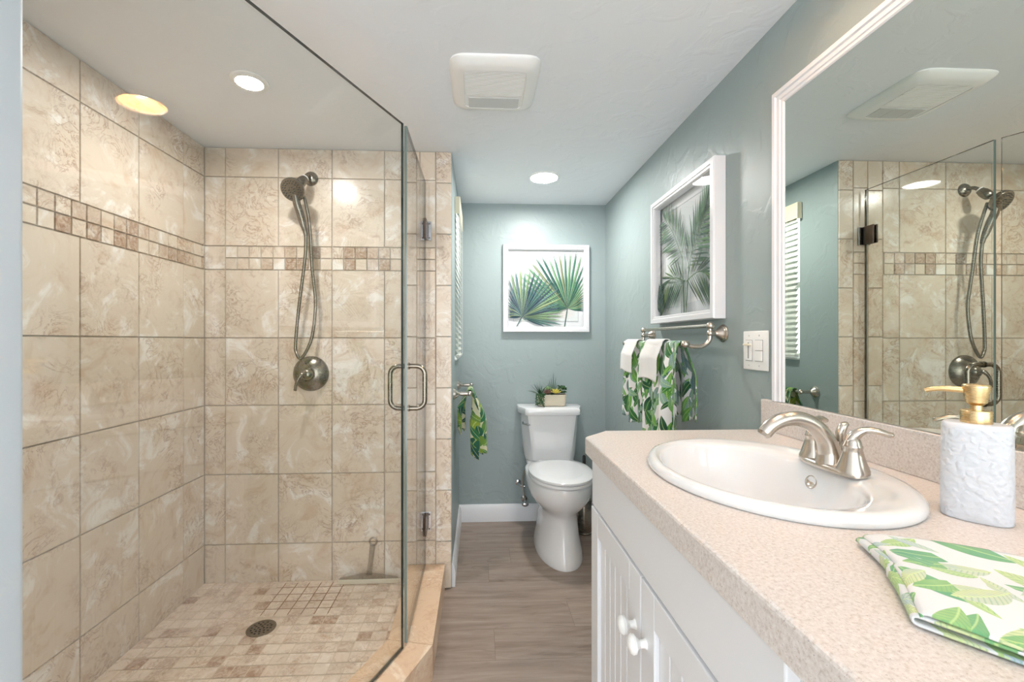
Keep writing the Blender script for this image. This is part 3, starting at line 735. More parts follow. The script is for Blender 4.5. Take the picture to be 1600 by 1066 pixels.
for k in range(34):
    a = rr.random() * 2 * PI; el_ = 0.25 + rr.random() * 1.2
    blade(mb, (0.392 + rr.uniform(-.008, .008), pcy + rr.uniform(-.01, .01), .848), (math.cos(a) * math.cos(el_), math.sin(a) * math.cos(el_) * .8, math.sin(el_)), rr.uniform(.075, .12), .0046, curl=rr.uniform(.1, .5))
mb.build('spiky_grass_plant', 'g_dark', t)
mb = MB()
for k in range(5):
    sx0 = 0.362 + k * .011; P = smoothpath([(sx0 + .012, py0 + .01, .852), (sx0 + .004, py0 - .008, .853), (sx0, py0 - .013, .83), (sx0 + rr.uniform(-.004, .006), py0 - .012, .779 + rr.random() * .02)], 5)
    mb.tube(P, .0012, 6)
    for i, q in enumerate(P):
        for j in range(2): mb.ball(Vector(q) + Vector((rr.uniform(-.006, .006), rr.uniform(-.004, .001), rr.uniform(-.003, .003))), rr.uniform(.0028, .0044), seg=6)
mb.build('trailing_plant', 'g_dark', t)
mb = MB()
for k in range(6):
    blade(mb, (0.472 + (k - 2.5) * .004, pcy + .008, .845), (-.25 + .10 * k, .05 * (k % 2), 1), [.08, .10, .11, .145, .12, .08][k], .013, th=.35)
mb.build('agave', 'g_blue', t)
def rosette(mb, c, r, n=3, lift=.5):
    for ly in range(n):
        m_ = 9 - ly * 2
        for k in range(m_):
            a = 2 * PI * (k + ly * .5) / m_; e = .25 + ly * lift
            blade(mb, c, (math.cos(a) * math.cos(e), math.sin(a) * math.cos(e), math.sin(e)), r * (1 - .18 * ly), r * .36, curl=-.15, n=4, th=.4)
mb = MB(); rosette(mb, (0.437, py0 + .018, .856), .040); mb.build('plum_rosette', 'g_plum', t)
mb = MB(); rosette(mb, (0.445, pcy + .012, .876), .034); mb.build('pale_rosette', 'g_pale', t)
mb = MB(); rosette(mb, (0.490, py0 + .022, .858), .044, 3, .45); mb.build('yellow_rosette', 'g_yellow', t)
mb = MB()
for k in range(40):
    mb.ball((0.535 + rr.uniform(-.024, .022), pcy + rr.uniform(-.02, .02), .860 + rr.random() * .045), rr.uniform(.006, .010), (1, 1, .6), seg=6)
mb.build('bushy_succulent', 'g_dark', t)
mb = MB(); mb.prism(ell(pcx, pcy, .0885, .0355, n=40, p=7), .838, .846); mb.build('soil', 'darkhole', t, smooth=0)

# ---------------------------------------------------------------- pictures
def ink(c): return srgb(*[v * .95 for v in c])
def picture(name, o3, U, N, W_, H_, depth, label, painter):
    """o3: lower-left corner on the wall, U: unit along width, N: unit out of the wall"""
    o3, U, N = Vector(o3), Vector(U), Vector(N); Zv = Vector((0, 0, 1))
    P = lambda u, v, d: o3 + U * u + Zv * v + N * d
    t = thing(name, P(W_ / 2, 0, 0), label, 'picture', 'framed palm pictures')
    prof = [(0, 0.001), (0, depth - .006), (.003, depth), (.020, depth), (.023, depth - .004), (.030, depth - .004), (.034, depth - .010), (.036, .012)]
    mb = MB()
    rings = []
    for e, d in prof: rings.append([P(e, e, d), P(W_ - e, e, d), P(W_ - e, H_ - e, d), P(e, H_ - e, d)])
    mb.rings(rings, False, False); mb.build('frame', 'frame', t, smooth=0)
    mb = MB(); mb.face([P(.03, .03, .004), P(W_ - .03, .03, .004), P(W_ - .03, H_ - .03, .004), P(.03, H_ - .03, .004)], ink=ink((236, 236, 238)))
    lay = [0]
    u0, v0, iw, ih = .036, .036, W_ - .072, H_ - .072
    def poly(pts, c):     # pts in 0..1 of the visible sheet
        lay[0] += 1; d = .0046 + lay[0] * .000012
        mb.face([P(u0 + max(0, min(1, a)) * iw, v0 + max(0, min(1, b)) * ih, d) for a, b in pts], ink=ink(c))
    painter(poly); mb.build('artwork', 'print', t, smooth=0)
    g = depth - .014
    mb = MB(); mb.face([P(.0345, .0345, g), P(W_ - .0345, .0345, g), P(W_ - .0345, H_ - .0345, g), P(.0345, H_ - .0345, g)]); mb.build('picture_glass', 'pic_glass', t, smooth=0)
def clipto(a, b):
    """shorten b towards a until inside the unit square"""
    t = 1.0
    for i in (0, 1):
        if b[i] > 1: t = min(t, (1 - a[i]) / (b[i] - a[i]))
        if b[i] < 0: t = min(t, (0 - a[i]) / (b[i] - a[i]))
    return (a[0] + (b[0] - a[0]) * t, a[1] + (b[1] - a[1]) * t)
def blade2d(poly, a, b, wd, c, bend=0.0, midrib=None, fat=.45):
    b = clipto(a, b); dx_, dy_ = b[0] - a[0], b[1] - a[1]; L = math.hypot(dx_, dy_) or 1e-6; nx, ny = -dy_ / L, dx_ / L
    lft, rgt = [], []
    for i in range(7):
        q = i / 6; ww = wd * (min(q / fat, 1) if q < fat else max(0, 1 - ((q - fat) / (1 - fat)) ** 1.6)) + .0008
        cx_, cy_ = a[0] + dx_ * q + nx * bend * L * math.sin(q * PI / 2) ** 2, a[1] + dy_ * q + ny * bend * L * math.sin(q * PI / 2) ** 2
        lft.append((cx_ + nx * ww, cy_ + ny * ww)); rgt.append((cx_ - nx * ww, cy_ - ny * ww))
    for i in range(6): poly([lft[i], lft[i + 1], rgt[i + 1], rgt[i]], c)
    if midrib:
        poly([(a[0], a[1]), (b[0] + nx * (bend * L + .002), b[1] + ny * (bend * L + .002)), (b[0] + nx * (bend * L - .002), b[1] + ny * (bend * L - .002))], midrib)
def washes(poly, rr, patches):
    for cx_, cy_, rx, ry, c in patches:
        for q in (1.0, .8, .6, .4):
            base = (236, 238, 238); f = .35 + .65 * (1 - q)
            cc = tuple(int(base[i] + (c[i] - base[i]) * f) for i in range(3))
            poly([(cx_ + rx * q * math.cos(2 * PI * k / 22) * (1 + .1 * rr.uniform(-1, 1)), cy_ + ry * q * math.sin(2 * PI * k / 22) * (1 + .1 * rr.uniform(-1, 1))) for k in range(22)], cc)
def hairline(poly, a, b, wd, c):
    dx_, dy_ = b[0] - a[0], b[1] - a[1]; L = math.hypot(dx_, dy_); nx, ny = -dy_ / L * wd, dx_ / L * wd
    poly([(a[0] + nx, a[1] + ny), (b[0] + nx, b[1] + ny), (b[0] - nx, b[1] - ny), (a[0] - nx, a[1] - ny)], c)
def fan(poly, rr, c, R0, a0, a1, n, pal, stem):
    for k in range(n):
        a = R(a0 + (a1 - a0) * (k + .5) / n); L = R0 * (0.86 + .16 * math.sin(PI * (k + .5) / n)) * rr.uniform(.93, 1.04)
        col = pal[rr.randrange(len(pal))]
        dk = tuple(int(v * .62) for v in col)
        blade2d(poly, c, (c[0] + L * math.cos(a), c[1] + L * math.sin(a)), .0175, col, fat=.42)
        blade2d(poly, c, (c[0] + L * .97 * math.cos(a - .02), c[1] + L * .97 * math.sin(a - .02)), .0065, dk, fat=.4)
    hairline(poly, c, stem, .006, (70, 104, 96))
def paint_fans(poly):
    rr = random.Random(4)
    poly([(.075, .075), (.92, .075), (.92, .915), (.075, .915)], (232, 235, 234))
    washes(poly, rr, [(.25, .72, .22, .2, (196, 214, 196)), (.45, .5, .2, .15, (206, 220, 204)), (.75, .2, .15, .1, (222, 214, 208)), (.6, .8, .2, .1, (220, 228, 226)), (.16, .8, .1, .1, (186, 206, 178))])
    for k in range(9):      # faint ghost frond
        blade2d(poly, (.45, .70 + k * .02), (.36 - .003 * k, .76 + k * .02), .006, (206, 220, 212)); blade2d(poly, (.45, .70 + k * .02), (.54 + .002 * k, .76 + k * .02), .006, (206, 220, 212))
    for a, b in (((.07, .07), (.93, .07)), ((.93, .07), (.93, .92)), ((.93, .92), (.07, .92)), ((.07, .92), (.07, .07))): hairline(poly, a, b, .0025, (188, 190, 192))
    fan(poly, rr, (.785, .245), .75, -12, 198, 35, [(70, 128, 104), (104, 160, 118), (50, 104, 92), (132, 176, 132), (86, 142, 120), (150, 160, 118)], (.745, .0))
    fan(poly, rr, (.18, .13), .60, -26, 186, 35, [(64, 98, 112), (84, 128, 120), (132, 164, 120), (52, 82, 98), (160, 178, 128), (96, 130, 134)], (.11, .0))
def frond(poly, rr, base, tip, curve, n, L, pal, rib=(96, 124, 84), droop=.5):
    pts = []
    for i in range(n + 1):
        q = i / n; x = base[0] + (tip[0] - base[0]) * q; y = base[1] + (tip[1] - base[1]) * q
        dx_, dy_ = tip[0] - base[0], tip[1] - base[1]; Lb = math.hypot(dx_, dy_); nx, ny = -dy_ / Lb, dx_ / Lb
        s1 = curve * Lb * math.sin(q * PI * .93); pts.append((x + nx * s1, y + ny * s1))
    for i in range(n): hairline(poly, pts[i], pts[i + 1], .006 * (1 - .6 * i / n), rib)
    for i in range(1, n):
        dx_, dy_ = pts[i + 1][0] - pts[i][0], pts[i + 1][1] - pts[i][1]; a = math.atan2(dy_, dx_); q = i / n
        ll = L * (0.55 + .9 * math.sin(min(q * 1.25 + .2, 1) * PI * .75)) * rr.uniform(.9, 1.1)
        for sg in (1, -1):
            aa = a + sg * R(58 - 30 * q) * rr.uniform(.9, 1.1)
            tip_ = (pts[i][0] + ll * math.cos(aa), pts[i][1] + ll * math.sin(aa) - ll * droop * abs(math.cos(aa)))
            blade2d(poly, pts[i], tip_, .0085, pal[rr.randrange(len(pal))], bend=-.08 * sg)
def paint_palms(poly):
    rr = random.Random(8)
    washes(poly, rr, [(.5, .5, .4, .42, (206, 214, 216)), (.8, .8, .2, .15, (222, 228, 230)), (.2, .2, .18, .14, (210, 220, 214))])
    for a, b in (((.08, .07), (.93, .07)), ((.93, .07), (.93, .93)), ((.93, .93), (.08, .93)), ((.08, .93), (.08, .07))): hairline(poly, a, b, .003, (170, 176, 178))
    poly([(.0, .0), (1, .0), (1, .1), (0, .06)], (214, 217, 220))
    gh = [(196, 212, 206), (206, 218, 214)]
    frond(poly, rr, (.62, .30), (.98, .62), -.1, 16, .10, gh, (200, 212, 206)); frond(poly, rr, (.3, .05), (.4, .3), .1, 14, .06, gh, (200, 212, 206)); frond(poly, rr, (.6, .6), (.96, .98), -.1, 18, .12, gh, (200, 212, 206))
    pal = [(56, 98, 64), (78, 120, 78), (38, 74, 54), (98, 136, 90), (50, 86, 66)]; pal2 = [(34, 60, 48), (50, 82, 60), (72, 110, 66), (28, 50, 42), (106, 126, 70)]
    frond(poly, rr, (.60, .45), (.97, .99), -.08, 16, .20, [(150, 178, 158), (170, 194, 176)], (150, 178, 158), droop=.3)
    hairline(poly, (.50, 0), (.46, .50), .007, (92, 120, 84)); hairline(poly, (.53, 0), (.585, .40), .007, (92, 120, 84))
    frond(poly, rr, (.46, .46), (.10, .88), -.06, 19, .21, pal, droop=.35); frond(poly, rr, (.575, .36), (.97, .82), .05, 20, .22, pal, droop=.3)
    frond(poly, rr, (.53, .26), (.06, .12), -.26, 20, .20, pal2, droop=.55); frond(poly, rr, (.57, .25), (1.0, .10), .28, 20, .20, pal2, droop=.55)
    for k, q in enumerate((.50, .53, .56, .585)): hairline(poly, (q, .0), (.50 + .02 * k, .27), .006, (64, 86, 66))
    for k in range(26):     # dark spiky plant in the corner
        y_ = .02 + .0085 * k; sg = 1 if k % 2 else -1
        blade2d(poly, (.075, y_), (.075 + sg * .085 * (1.1 - k / 30), y_ + .075), .010, [(44, 62, 58), (70, 96, 80), (36, 50, 50)][k % 3])
picture('framed_picture', (0.159, YB, 1.249), (1, 0, 0), (0, -1, 0), 0.574, 0.578, 0.030, 'square white framed print of two fan palm leaves above the toilet', paint_fans)
picture('framed_picture', (XR, 2.018, 1.268), (0, -1, 0), (-1, 0, 0), 0.552, 0.560, 0.045, 'white framed print of tall palm fronds above the double towel bar', paint_palms)

# ---------------------------------------------------------------- window blind
t = thing('window_blind', (XA + .018, (WY0 + WY1) / 2, WZ0), 'white slatted window blind with valance on the left alcove wall', 'blind')
mb = MB(); mb.box((XA + .022, WY0 - .02, 1.878), (XA + .030, WY1 + .02, 1.968), 0.002); mb.box((XA + .002, WY0 - .02, 1.878), (XA + .022, WY0 - .012, 1.968), 0.001); mb.box((XA + .002, WY1 + .012, 1.878), (XA + .022, WY1 + .02, 1.968), 0.001)
mb.build('valance', 'ivory', t)
n = 25
for k in range(n):
    z = 1.125 + k * (1.88 - 1.125) / (n - 1)
    mt = Matrix.Translation((XA + .014, 0, z)) @ Matrix.Rotation(R(60), 4, 'Y') @ Matrix.Translation((-(XA + .014), 0, -z))
    mb = MB(); mb.box((XA - .006, WY0 + .004, z - .001), (XA + .034, WY1 - .004, z + .001), mtx=mt); mb.build('slat', 'blind', t, smooth=0)
mb = MB(); mb.box((XA + .004, WY0 + .004, 1.100), (XA + .028, WY1 - .004, 1.114), .002); mb.build('bottom_rail', 'blind', t)
mb = MB()
for yy in (WY0 + .06, WY1 - .06): mb.tube([(XA + .031, yy, 1.11), (XA + .031, yy, 1.88)], .0008, 6)
mb.build('ladder_cord', 'plastic', t)

# ---------------------------------------------------------------- towel bars and towels
def rosette_profile(): return [(0.031, 0.0), (0.031, 0.004), (0.027, 0.007), (0.027, 0.010), (0.022, 0.013), (0.020, 0.018), (0.012, 0.024), (0.0085, 0.032)]
bx, bz = 0.712, 1.179; ux, uz = 0.800, 1.243; by0, by1 = 1.480, 2.095
t = thing('double_towel_bar', (XR, (by0 + by1) / 2, 1.2), 'brushed nickel double towel bar on the right wall below the tall palm print', 'towel bar')
for yy in (by0, by1):
    mb = MB(); mb.lathe(rosette_profile(), (XR, yy, 1.217), (-1, 0, 0), 28); rs = mb.build('rosette', 'nickel', t)
    mb = MB(); mb.tube([(XR - .028, yy, 1.217), (ux + .002, yy, 1.217)], [0.0085, 0.0115])
    mb.ball((ux, yy, 1.217), .012)
    mb.tube([(ux, yy, 1.217), (ux, yy, uz)], .0075)
    mb.tube(smoothpath([(ux, yy, 1.217), (ux - .004, yy, 1.190), (ux - .028, yy, 1.172), (ux - .060, yy, 1.171), (bx, yy, bz)], 7), .0078)
    mb.ball((ux, yy, uz), .0135, (1, 1.1, 1)); mb.ball((bx, yy, bz), .0135, (1.1, 1.1, 1)); mb.build('bracket', 'nickel', t)
mb = MB(); mb.tube([(ux, by0, uz), (ux, by1, uz)], .0075); mb.build('upper_bar', 'nickel', t)
mb = MB(); mb.tube([(bx, by0, bz), (bx, by1, bz)], .0075); mb.build('lower_bar', 'nickel', t)

def hang(name, mat, y0, y1, front, back, rad, pleats, amp, seed, xc, zc, label, cat, group, bottom_wave=0.012, taper=1.0, uvoff=(0, 0), axis='Y', sgn=1, skew=0.0, backbulge=0.0, frontbulge=0.0):
    """cloth draped over a bar: goes down the room side (front), over the bar, down the wall side (back)"""
    rr = random.Random(seed); ph = [rr.random() * 6.28 for _ in range(4)]
    tot = front + back + PI * rad; nv = 56; nu = 44
    def fn(u, v):
        s = v * tot
        fall = 0.0
        if s < front: dx_, z, fall = -rad, -(front - s), (front - s) / front
        elif s < front + PI * rad: a = (s - front) / rad; dx_, z = -rad * math.cos(a), rad * math.sin(a)
        else: dx_, z = rad, -(s - front - PI * rad); fall = -z / back
        yc = (y0 + y1) / 2; hw = (y1 - y0) / 2 * (1 + (taper - 1) * min(fall, 1))
        yy = yc + (2 * u - 1) * hw + skew * fall
        wav = math.sin(u * pleats * 2 * PI + ph[0]) + .45 * math.sin(u * pleats * 4.3 + ph[1] + fall * 1.5)
        k = amp * (0.25 + .9 * min(fall * 2.2, 1))
        side = -1 if dx_ < 0 else 1
        dx_ += side * abs(k) * .4 * 0 + k * wav * (1 if side < 0 else .45) * (0.9 if fall else .25) - (amp * 1.0 * min(fall * 3, 1) if side < 0 else 0)
        if side < 0: dx_ -= frontbulge * min(fall * 2.5, 1)
        if side > 0: dx_ += backbulge * min(fall * 2.5, 1)
        z += bottom_wave * math.sin(u * 5 + ph[2]) * fall + (0.35 * amp * wav * fall)
        yy += .006 * math.sin(fall * 5 + ph[3] + u * 7) * fall
        p = (xc + dx_ * sgn, yy, zc + z)
        return Vector(p)
    mb = MB(); mb.grid(fn, nu, nv, (y1 - y0) * 1.25, tot)
    for f in mb.bm.faces:
        for lp in f.loops: lp[mb.uv].uv = (lp[mb.uv].uv[0] + uvoff[0], lp[mb.uv].uv[1] + uvoff[1])
    o = mb.build(name, mat, smooth=180); tag(o, label, cat, group)
    md = o.modifiers.new('solid', 'SOLIDIFY'); md.thickness = 0.0028; md.offset = 0
    return o
hang('hand_towel', 'leaf', 1.795, 2.075, 0.335, 0.30, 0.012, 3, 0.011, 3, bx, bz, 'palm leaf print hand towel at the far end of the double towel bar', 'towel', 'leaf print towels on the double bar', taper=.98, backbulge=.03)
hang('hand_towel', 'leaf', 1.500, 1.780, 0.375, 0.27, 0.012, 3, 0.013, 6, bx, bz, 'palm leaf print hand towel at the near end of the double towel bar', 'towel', 'leaf print towels on the double bar', taper=1.0, uvoff=(.5, .33), backbulge=.042)
hang('washcloth', 'whitecloth', 1.885, 2.035, 0.125, 0.10, 0.0185, 1, 0.004, 13, bx - .006, bz, 'white washcloth folded over the far leaf print towel', 'washcloth', 'white washcloths on the double bar', bottom_wave=.006, skew=.02, frontbulge=.015, backbulge=.014)
hang('washcloth', 'whitecloth', 1.610, 1.775, 0.140, 0.11, 0.0185, 1, 0.004, 15, bx - .008, bz, 'white washcloth folded over the near leaf print towel', 'washcloth', 'white washcloths on the double bar', bottom_wave=.006, skew=.02, frontbulge=.015, backbulge=.014)

# single bar on the left alcove wall
lz, ly0, ly1 = 0.918, 2.27, 2.72; lx = XA + .083
t = thing('towel_bar', (XA, 2.5, lz), 'short nickel towel bar on the left alcove wall under the window', 'towel bar')
for yy in (ly0, ly1):
    mb = MB(); mb.lathe(rosette_profile(), (XA, yy, lz), (1, 0, 0), 28); mb.build('rosette', 'nickel', t)
    mb = MB(); mb.tube([(XA + .028, yy, lz), (XA + .045, yy, lz), (lx, yy, lz)], [.0085, .011, .009]); mb.ball((lx, yy, lz), .0135, (1, 1, 1)); mb.build('bracket', 'nickel', t)
mb = MB(); mb.tube([(lx, ly0, lz), (lx, ly1, lz)], .0075); mb.build('bar', 'nickel', t)
hang('hand_towel', 'leaf_dark', 2.31, 2.50, 0.345, 0.21, 0.016, 2, 0.030, 23, lx, lz, 'yellow green leaf print towel on the left alcove wall', 'towel', None, sgn=-1, taper=.85, bottom_wave=.02, backbulge=.03)

# ---------------------------------------------------------------- light switch
t = thing('light_switch', (XR, 1.299, 1.10), 'white double light switch plate beside the mirror frame', 'light switch')
mb = MB(); mb.box((XR - .006, 1.239, 1.101), (XR - .0002, 1.359, 1.221), .003, 3); mb.build('switch_plate', 'plastic', t)
mb = MB(); mb.box((XR - .0085, 1.313, 1.130), (XR - .005, 1.343, 1.192), .0012); dm = mb.build('dimmer', 'plastic', t)
mb = MB(); mb.box((XR - .020, 1.316, 1.176), (XR - .008, 1.340, 1.182), .002); mb.build('slider', 'ivory', dm)
mb = MB(); mb.box((XR - .0066, 1.2605, 1.1285), (XR - .005, 1.2975, 1.1935)); mb.build('switch_gap_shade', 'gapgrey', t, smooth=0)  # grey plate painted as the shade in the gap round the rockers
mb = MB(); mb.box((XR - .0066, 1.3115, 1.1285), (XR - .005, 1.3445, 1.1935)); mb.build('dimmer_gap_shade', 'gapgrey', t, smooth=0)  # same painted gap shade round the dimmer
for z0, z1 in ((1.130, 1.1602), (1.1618, 1.192)):
    mb = MB(); mb.box((XR - .0105, 1.262, z0), (XR - .0062, 1.296, z1), .001); mb.build('rocker', 'plastic', t)
mb = MB(); mb.box((XR - .0092, 1.3255, 1.136), (XR - .0086, 1.3305, 1.186)); mb.build('slider_slot_shade', 'gapgrey', dm, smooth=0)  # grey strip coloured as the shade inside the slider slot
for yy in (1.279, 1.328):
    for zz in (1.115, 1.207):
        mb = MB(); mb.lathe([(.003, 0), (.0025, .001), (.0003, .0012)], (XR - .006, yy, zz), (-1, 0, 0), 10); mb.build('screw', 'lensgrey', t)

# ---------------------------------------------------------------- vanity
VY1, VY0 = 1.195, 0.428; VX = 0.330; CT = 0.933; CB = 0.889; KZ = 0.09
DZ = 0.738
t = thing('vanity_cabinet', (0.58, 0.8, 0), 'white vanity cabinet with beadboard doors under the speckled counter', 'cabinet')
mb = MB()
mb.box((VX, VY0, KZ), (VX + .018, VY1, CB - .001)); mb.box((VX + .018, VY1 - .016, 0.0), (XR - .018, VY1, CB - .001)); mb.box((VX + .018, VY0, KZ), (XR - .018, VY0 + .016, CB - .001))
mb.box((VX + .07, VY0, 0.0), (VX + .085, VY1 - .016, KZ)); mb.box((VX + .018, VY0, KZ), (XR - .018, VY1 - .016, KZ + .016)); mb.build('body', 'white', t, smooth=0)
mb = MB(); mb.box((VX - .018, 0.432, DZ + .006), (VX - .0003, VY1 - .001, CB - .012), .0025); mb.build('drawer_front', 'white', t)
def bead_door(y0, y1, z0, z1):
    x0, x1 = VX - .020, VX - .0003; st = .062
    mb = MB()
    for a, b in (((x0, y0, z0), (x1, y0 + st, z1)), ((x0, y1 - st, z0), (x1, y1, z1)), ((x0, y0 + st, z0), (x1, y1 - st, z0 + st)), ((x0, y0 + st, z1 - st), (x1, y1 - st, z1))): mb.box(a, b, .0022)
    d = mb.build('door', 'white', t)
    mb = MB(); xs = x0 + .009; W_ = (y1 - y0 - 2 * st); nb = 6; bw = W_ / nb
    prof = []
    for k in range(nb):
        a = y0 + st + k * bw; prof += [(a + .0005, xs + .004), (a + .003, xs), (a + bw - .003, xs), (a + bw - .0005, xs + .004)]
    pts0 = [(x_, y_) for y_, x_ in prof] + [(x1, y1 - st), (x1, y0 + st)]
    mb.rings([[(x_, y_, z) for x_, y_ in pts0] for z in (z0 + st - .001, z1 - st + .001)]); mb.build('beadboard_panel', 'white', d, smooth=0)
    return d, x0
ym = 0.826
dA, x0 = bead_door(ym + .002, VY1 - .001, KZ + .02, DZ)
dB, x0 = bead_door(0.432, ym - .002, KZ + .02, DZ)
for d, yy in ((dA, ym + .030), (dB, ym - .026)):
    mb = MB(); mb.lathe([(.010, 0), (.0075, .004), (.0070, .012), (.011, .017), (.0165, .021), (.0175, .026), (.0145, .031), (.006, .034), (.0005, .0345)], (x0, yy, 0.628), (-1, 0, 0), 24); mb.build('knob', 'plastic', d)

t = thing('base_cabinet', (0.6, 0.1, 0), 'pale grey base cabinet beside the white vanity, under the near end of the counter', 'cabinet')
mb = MB(); mb.box((VX + .008, -0.30, KZ), (XR - .018, VY0 - .005, CB - .001)); mb.box((VX + .08, -0.30, 0), (XR - .018, VY0 - .005, KZ)); mb.build('body', 'lensgrey', t, smooth=0)
for z0, z1 in ((0.12, 0.40), (0.408, 0.65), (0.658, 0.86)):
    mb = MB(); mb.box((VX - .008, -0.28, z0), (VX + .0075, VY0 - .045, z1), .002); dr = mb.build('drawer', 'lensgrey', t)
    mb = MB(); mb.lathe([(.010, 0), (.007, .004), (.007, .012), (.0165, .021), (.0145, .031), (.0005, .0345)], (VX - .008, 0.06, (z0 + z1) / 2), (-1, 0, 0), 20); mb.build('knob', 'plastic', dr)

SX, SY = 0.545, 0.815
mb = MB(); cf = 0.286
poly = [(XR - .0005, -0.32), (XR - .0005, 1.243), (0.362, 1.243), (cf, 1.166), (cf, -0.32)]
def counter_poly(e): return [(XR - .0005, -0.32), (XR - .0005, 1.243 - e), (0.362 + e * .4, 1.243 - e), (cf + e, 1.166 - e * .4), (cf + e, -0.32)]
mb.prism(poly, CB, CT - .005, [ell(SX - .02, SY, .158, .205, n=40)])
c2 = counter_poly(.004)
mb.prism(c2, CT - .003, CT, [ell(SX - .02, SY, .158, .205, n=40)])
mb.rings([[(x, y_, CT - .005) for x, y_ in poly], [(x, y_, CT - .002) for x, y_ in counter_poly(.0012)], [(x, y_, CT - .0002) for x, y_ in c2]], False, False)
o = mb.build('countertop', 'counter', smooth=0); tag(o, 'beige speckled laminate countertop with clipped far corner', 'countertop')
mb = MB(); mb.box((XR - .020, -0.32, CT + .0003), (XR - .0005, 1.250, 1.020), .0015); o = mb.build('backsplash', 'counter'); tag(o, 'beige speckled backsplash strip along the right wall', 'backsplash')

# ---------------------------------------------------------------- sink
t = thing('sink', (SX, SY, CT), 'white oval drop-in sink in the beige counter', 'sink')
OA, OB = .205, .247; IA, IB = .148, .197; IX = SX - .030
mb = MB(); n = 72
rg = [ell(SX, SY, OA - .003, OB - .003, CT + .0005, n), ell(SX, SY, OA, OB, CT + .004, n), ell(SX, SY, OA - .0005, OB - .0005, CT + .010, n), ell(SX, SY, OA - .006, OB - .006, CT + .017, n), ell(SX, SY, OA - .016, OB - .016, CT + .019, n)]
for q, z in ((.25, .0175), (.55, .0160), (.80, .0140), (.93, .0105), (1.0, .004)):
    rg.append(ell(SX + (IX - SX) * q, SY, (OA - .016) + (IA - OA + .016) * q, (OB - .016) + (IB - OB + .016) * q, CT + z, n))
for q, z in ((.975, -.010), (.93, -.035), (.86, -.065), (.75, -.093), (.58, -.115), (.36, -.128), (.16, -.134), (.13, -.136)):
    rg.append(ell(IX, SY, IA * q, IB * q if q > .3 else IA * q, CT + z, n))
mb.rings(rg, False, True); mb.build('basin', 'porcelain', t, smooth=70)
mb = MB(); mb.lathe([(.021, 0), (.021, .003), (.017, .004), (.016, .002), (.0005, .006)], (IX, SY, CT - .1358), seg=24); mb.build('drain_stopper', 'nickel', t)
mb = MB(); oc = Vector((IX + IA * .955, SY + .020, CT - .021)); ov_ax = Vector((-1, -.1, .35)).normalized()
mb.lathe([(.0001, -.002), (.013, -.002), (.0135, .0015), (.0115, .0022), (.010, .001), (.0001, .0008)], oc, ov_ax, 20); mb.build('overflow_ring', 'nickel', t)

# ---------------------------------------------------------------- faucet
FX, FY, FZ = 0.670, 0.803, CT + .017
t = thing('faucet', (FX, FY, FZ), 'brushed nickel two handle faucet on the oval sink', 'faucet')
mb = MB(); mb.rings([ell(FX, FY, a, b, FZ + z, 40, 2.6) for a, b, z in ((.026, .070, -.001), (.0265, .0705, .003), (.025, .069, .007), (.020, .063, .010))]); mb.build('deck_plate', 'nickel', t)
sp = smoothpath([(FX - .002, FY, FZ + .006), (FX - .004, FY, FZ + .030), (FX - .013, FY, FZ + .056), (FX - .036, FY, FZ + .081), (FX - .066, FY, FZ + .093), (FX - .096, FY, FZ + .091), (FX - .119, FY, FZ + .079), (FX - .131, FY, FZ + .066)], 8)
mb = MB(); mb.tube(sp, lerpl([.025, .0195, .0165, .0150, .0142, .0135, .0130, .0125], 8), 24); mb.lathe([(.0125, 0), (.0105, .004), (.0085, .006), (.0005, .006)], (FX - .131, FY, FZ + .066), (-.6, 0, -.8), 20); mb.build('spout', 'nickel', t)
for sg in (-1, 1):
    hy = FY + sg * .0460
    mb = MB(); mb.lathe([(.0255, .004), (.0250, .010), (.0205, .022), (.0165, .036), (.0140, .047), (.0150, .049), (.0150, .052), (.0138, .054), (.0125, .060), (.0085, .068), (.002, .072)], (FX + .002, hy, FZ), seg=26); hb = mb.build('handle_base', 'nickel', t)
    dr = Vector((.86, sg * .50, 0)) * .92
    P0 = Vector((FX + .002, hy, FZ + .060))
    lv = smoothpath([P0 - dr * .004, P0 + Vector((0, 0, .012)) + dr * .004, P0 + Vector((0, 0, .0215)) + dr * .020, P0 + Vector((0, 0, .021)) + dr * .038, P0 + Vector((0, 0, .016)) + dr * .056], 6)
    mb = MB(); mb.tube(lv, lerpl([.010, .010, .0075, .0080, .0070], 6), 16, squash=lerpl([1, .95, .8, .7, .65], 6)); mb.ball(P0 + Vector((0, 0, .016)) + dr * .056, .0066, (1, 1, .75)); mb.build('lever', 'nickel', hb)
mb = MB(); mb.tube([(FX + .020, FY, FZ + .008), (FX + .020, FY, FZ + .064)], .0035); mb.tube(smoothpath([(FX + .020, FY, FZ + .050), (FX + .019, FY, FZ + .066), (FX + .024, FY, FZ + .078), (FX + .032, FY, FZ + .083)], 5), lerpl([.0075, .0085, .0075, .004], 5), 14); mb.build('lift_rod', 'nickel', t)

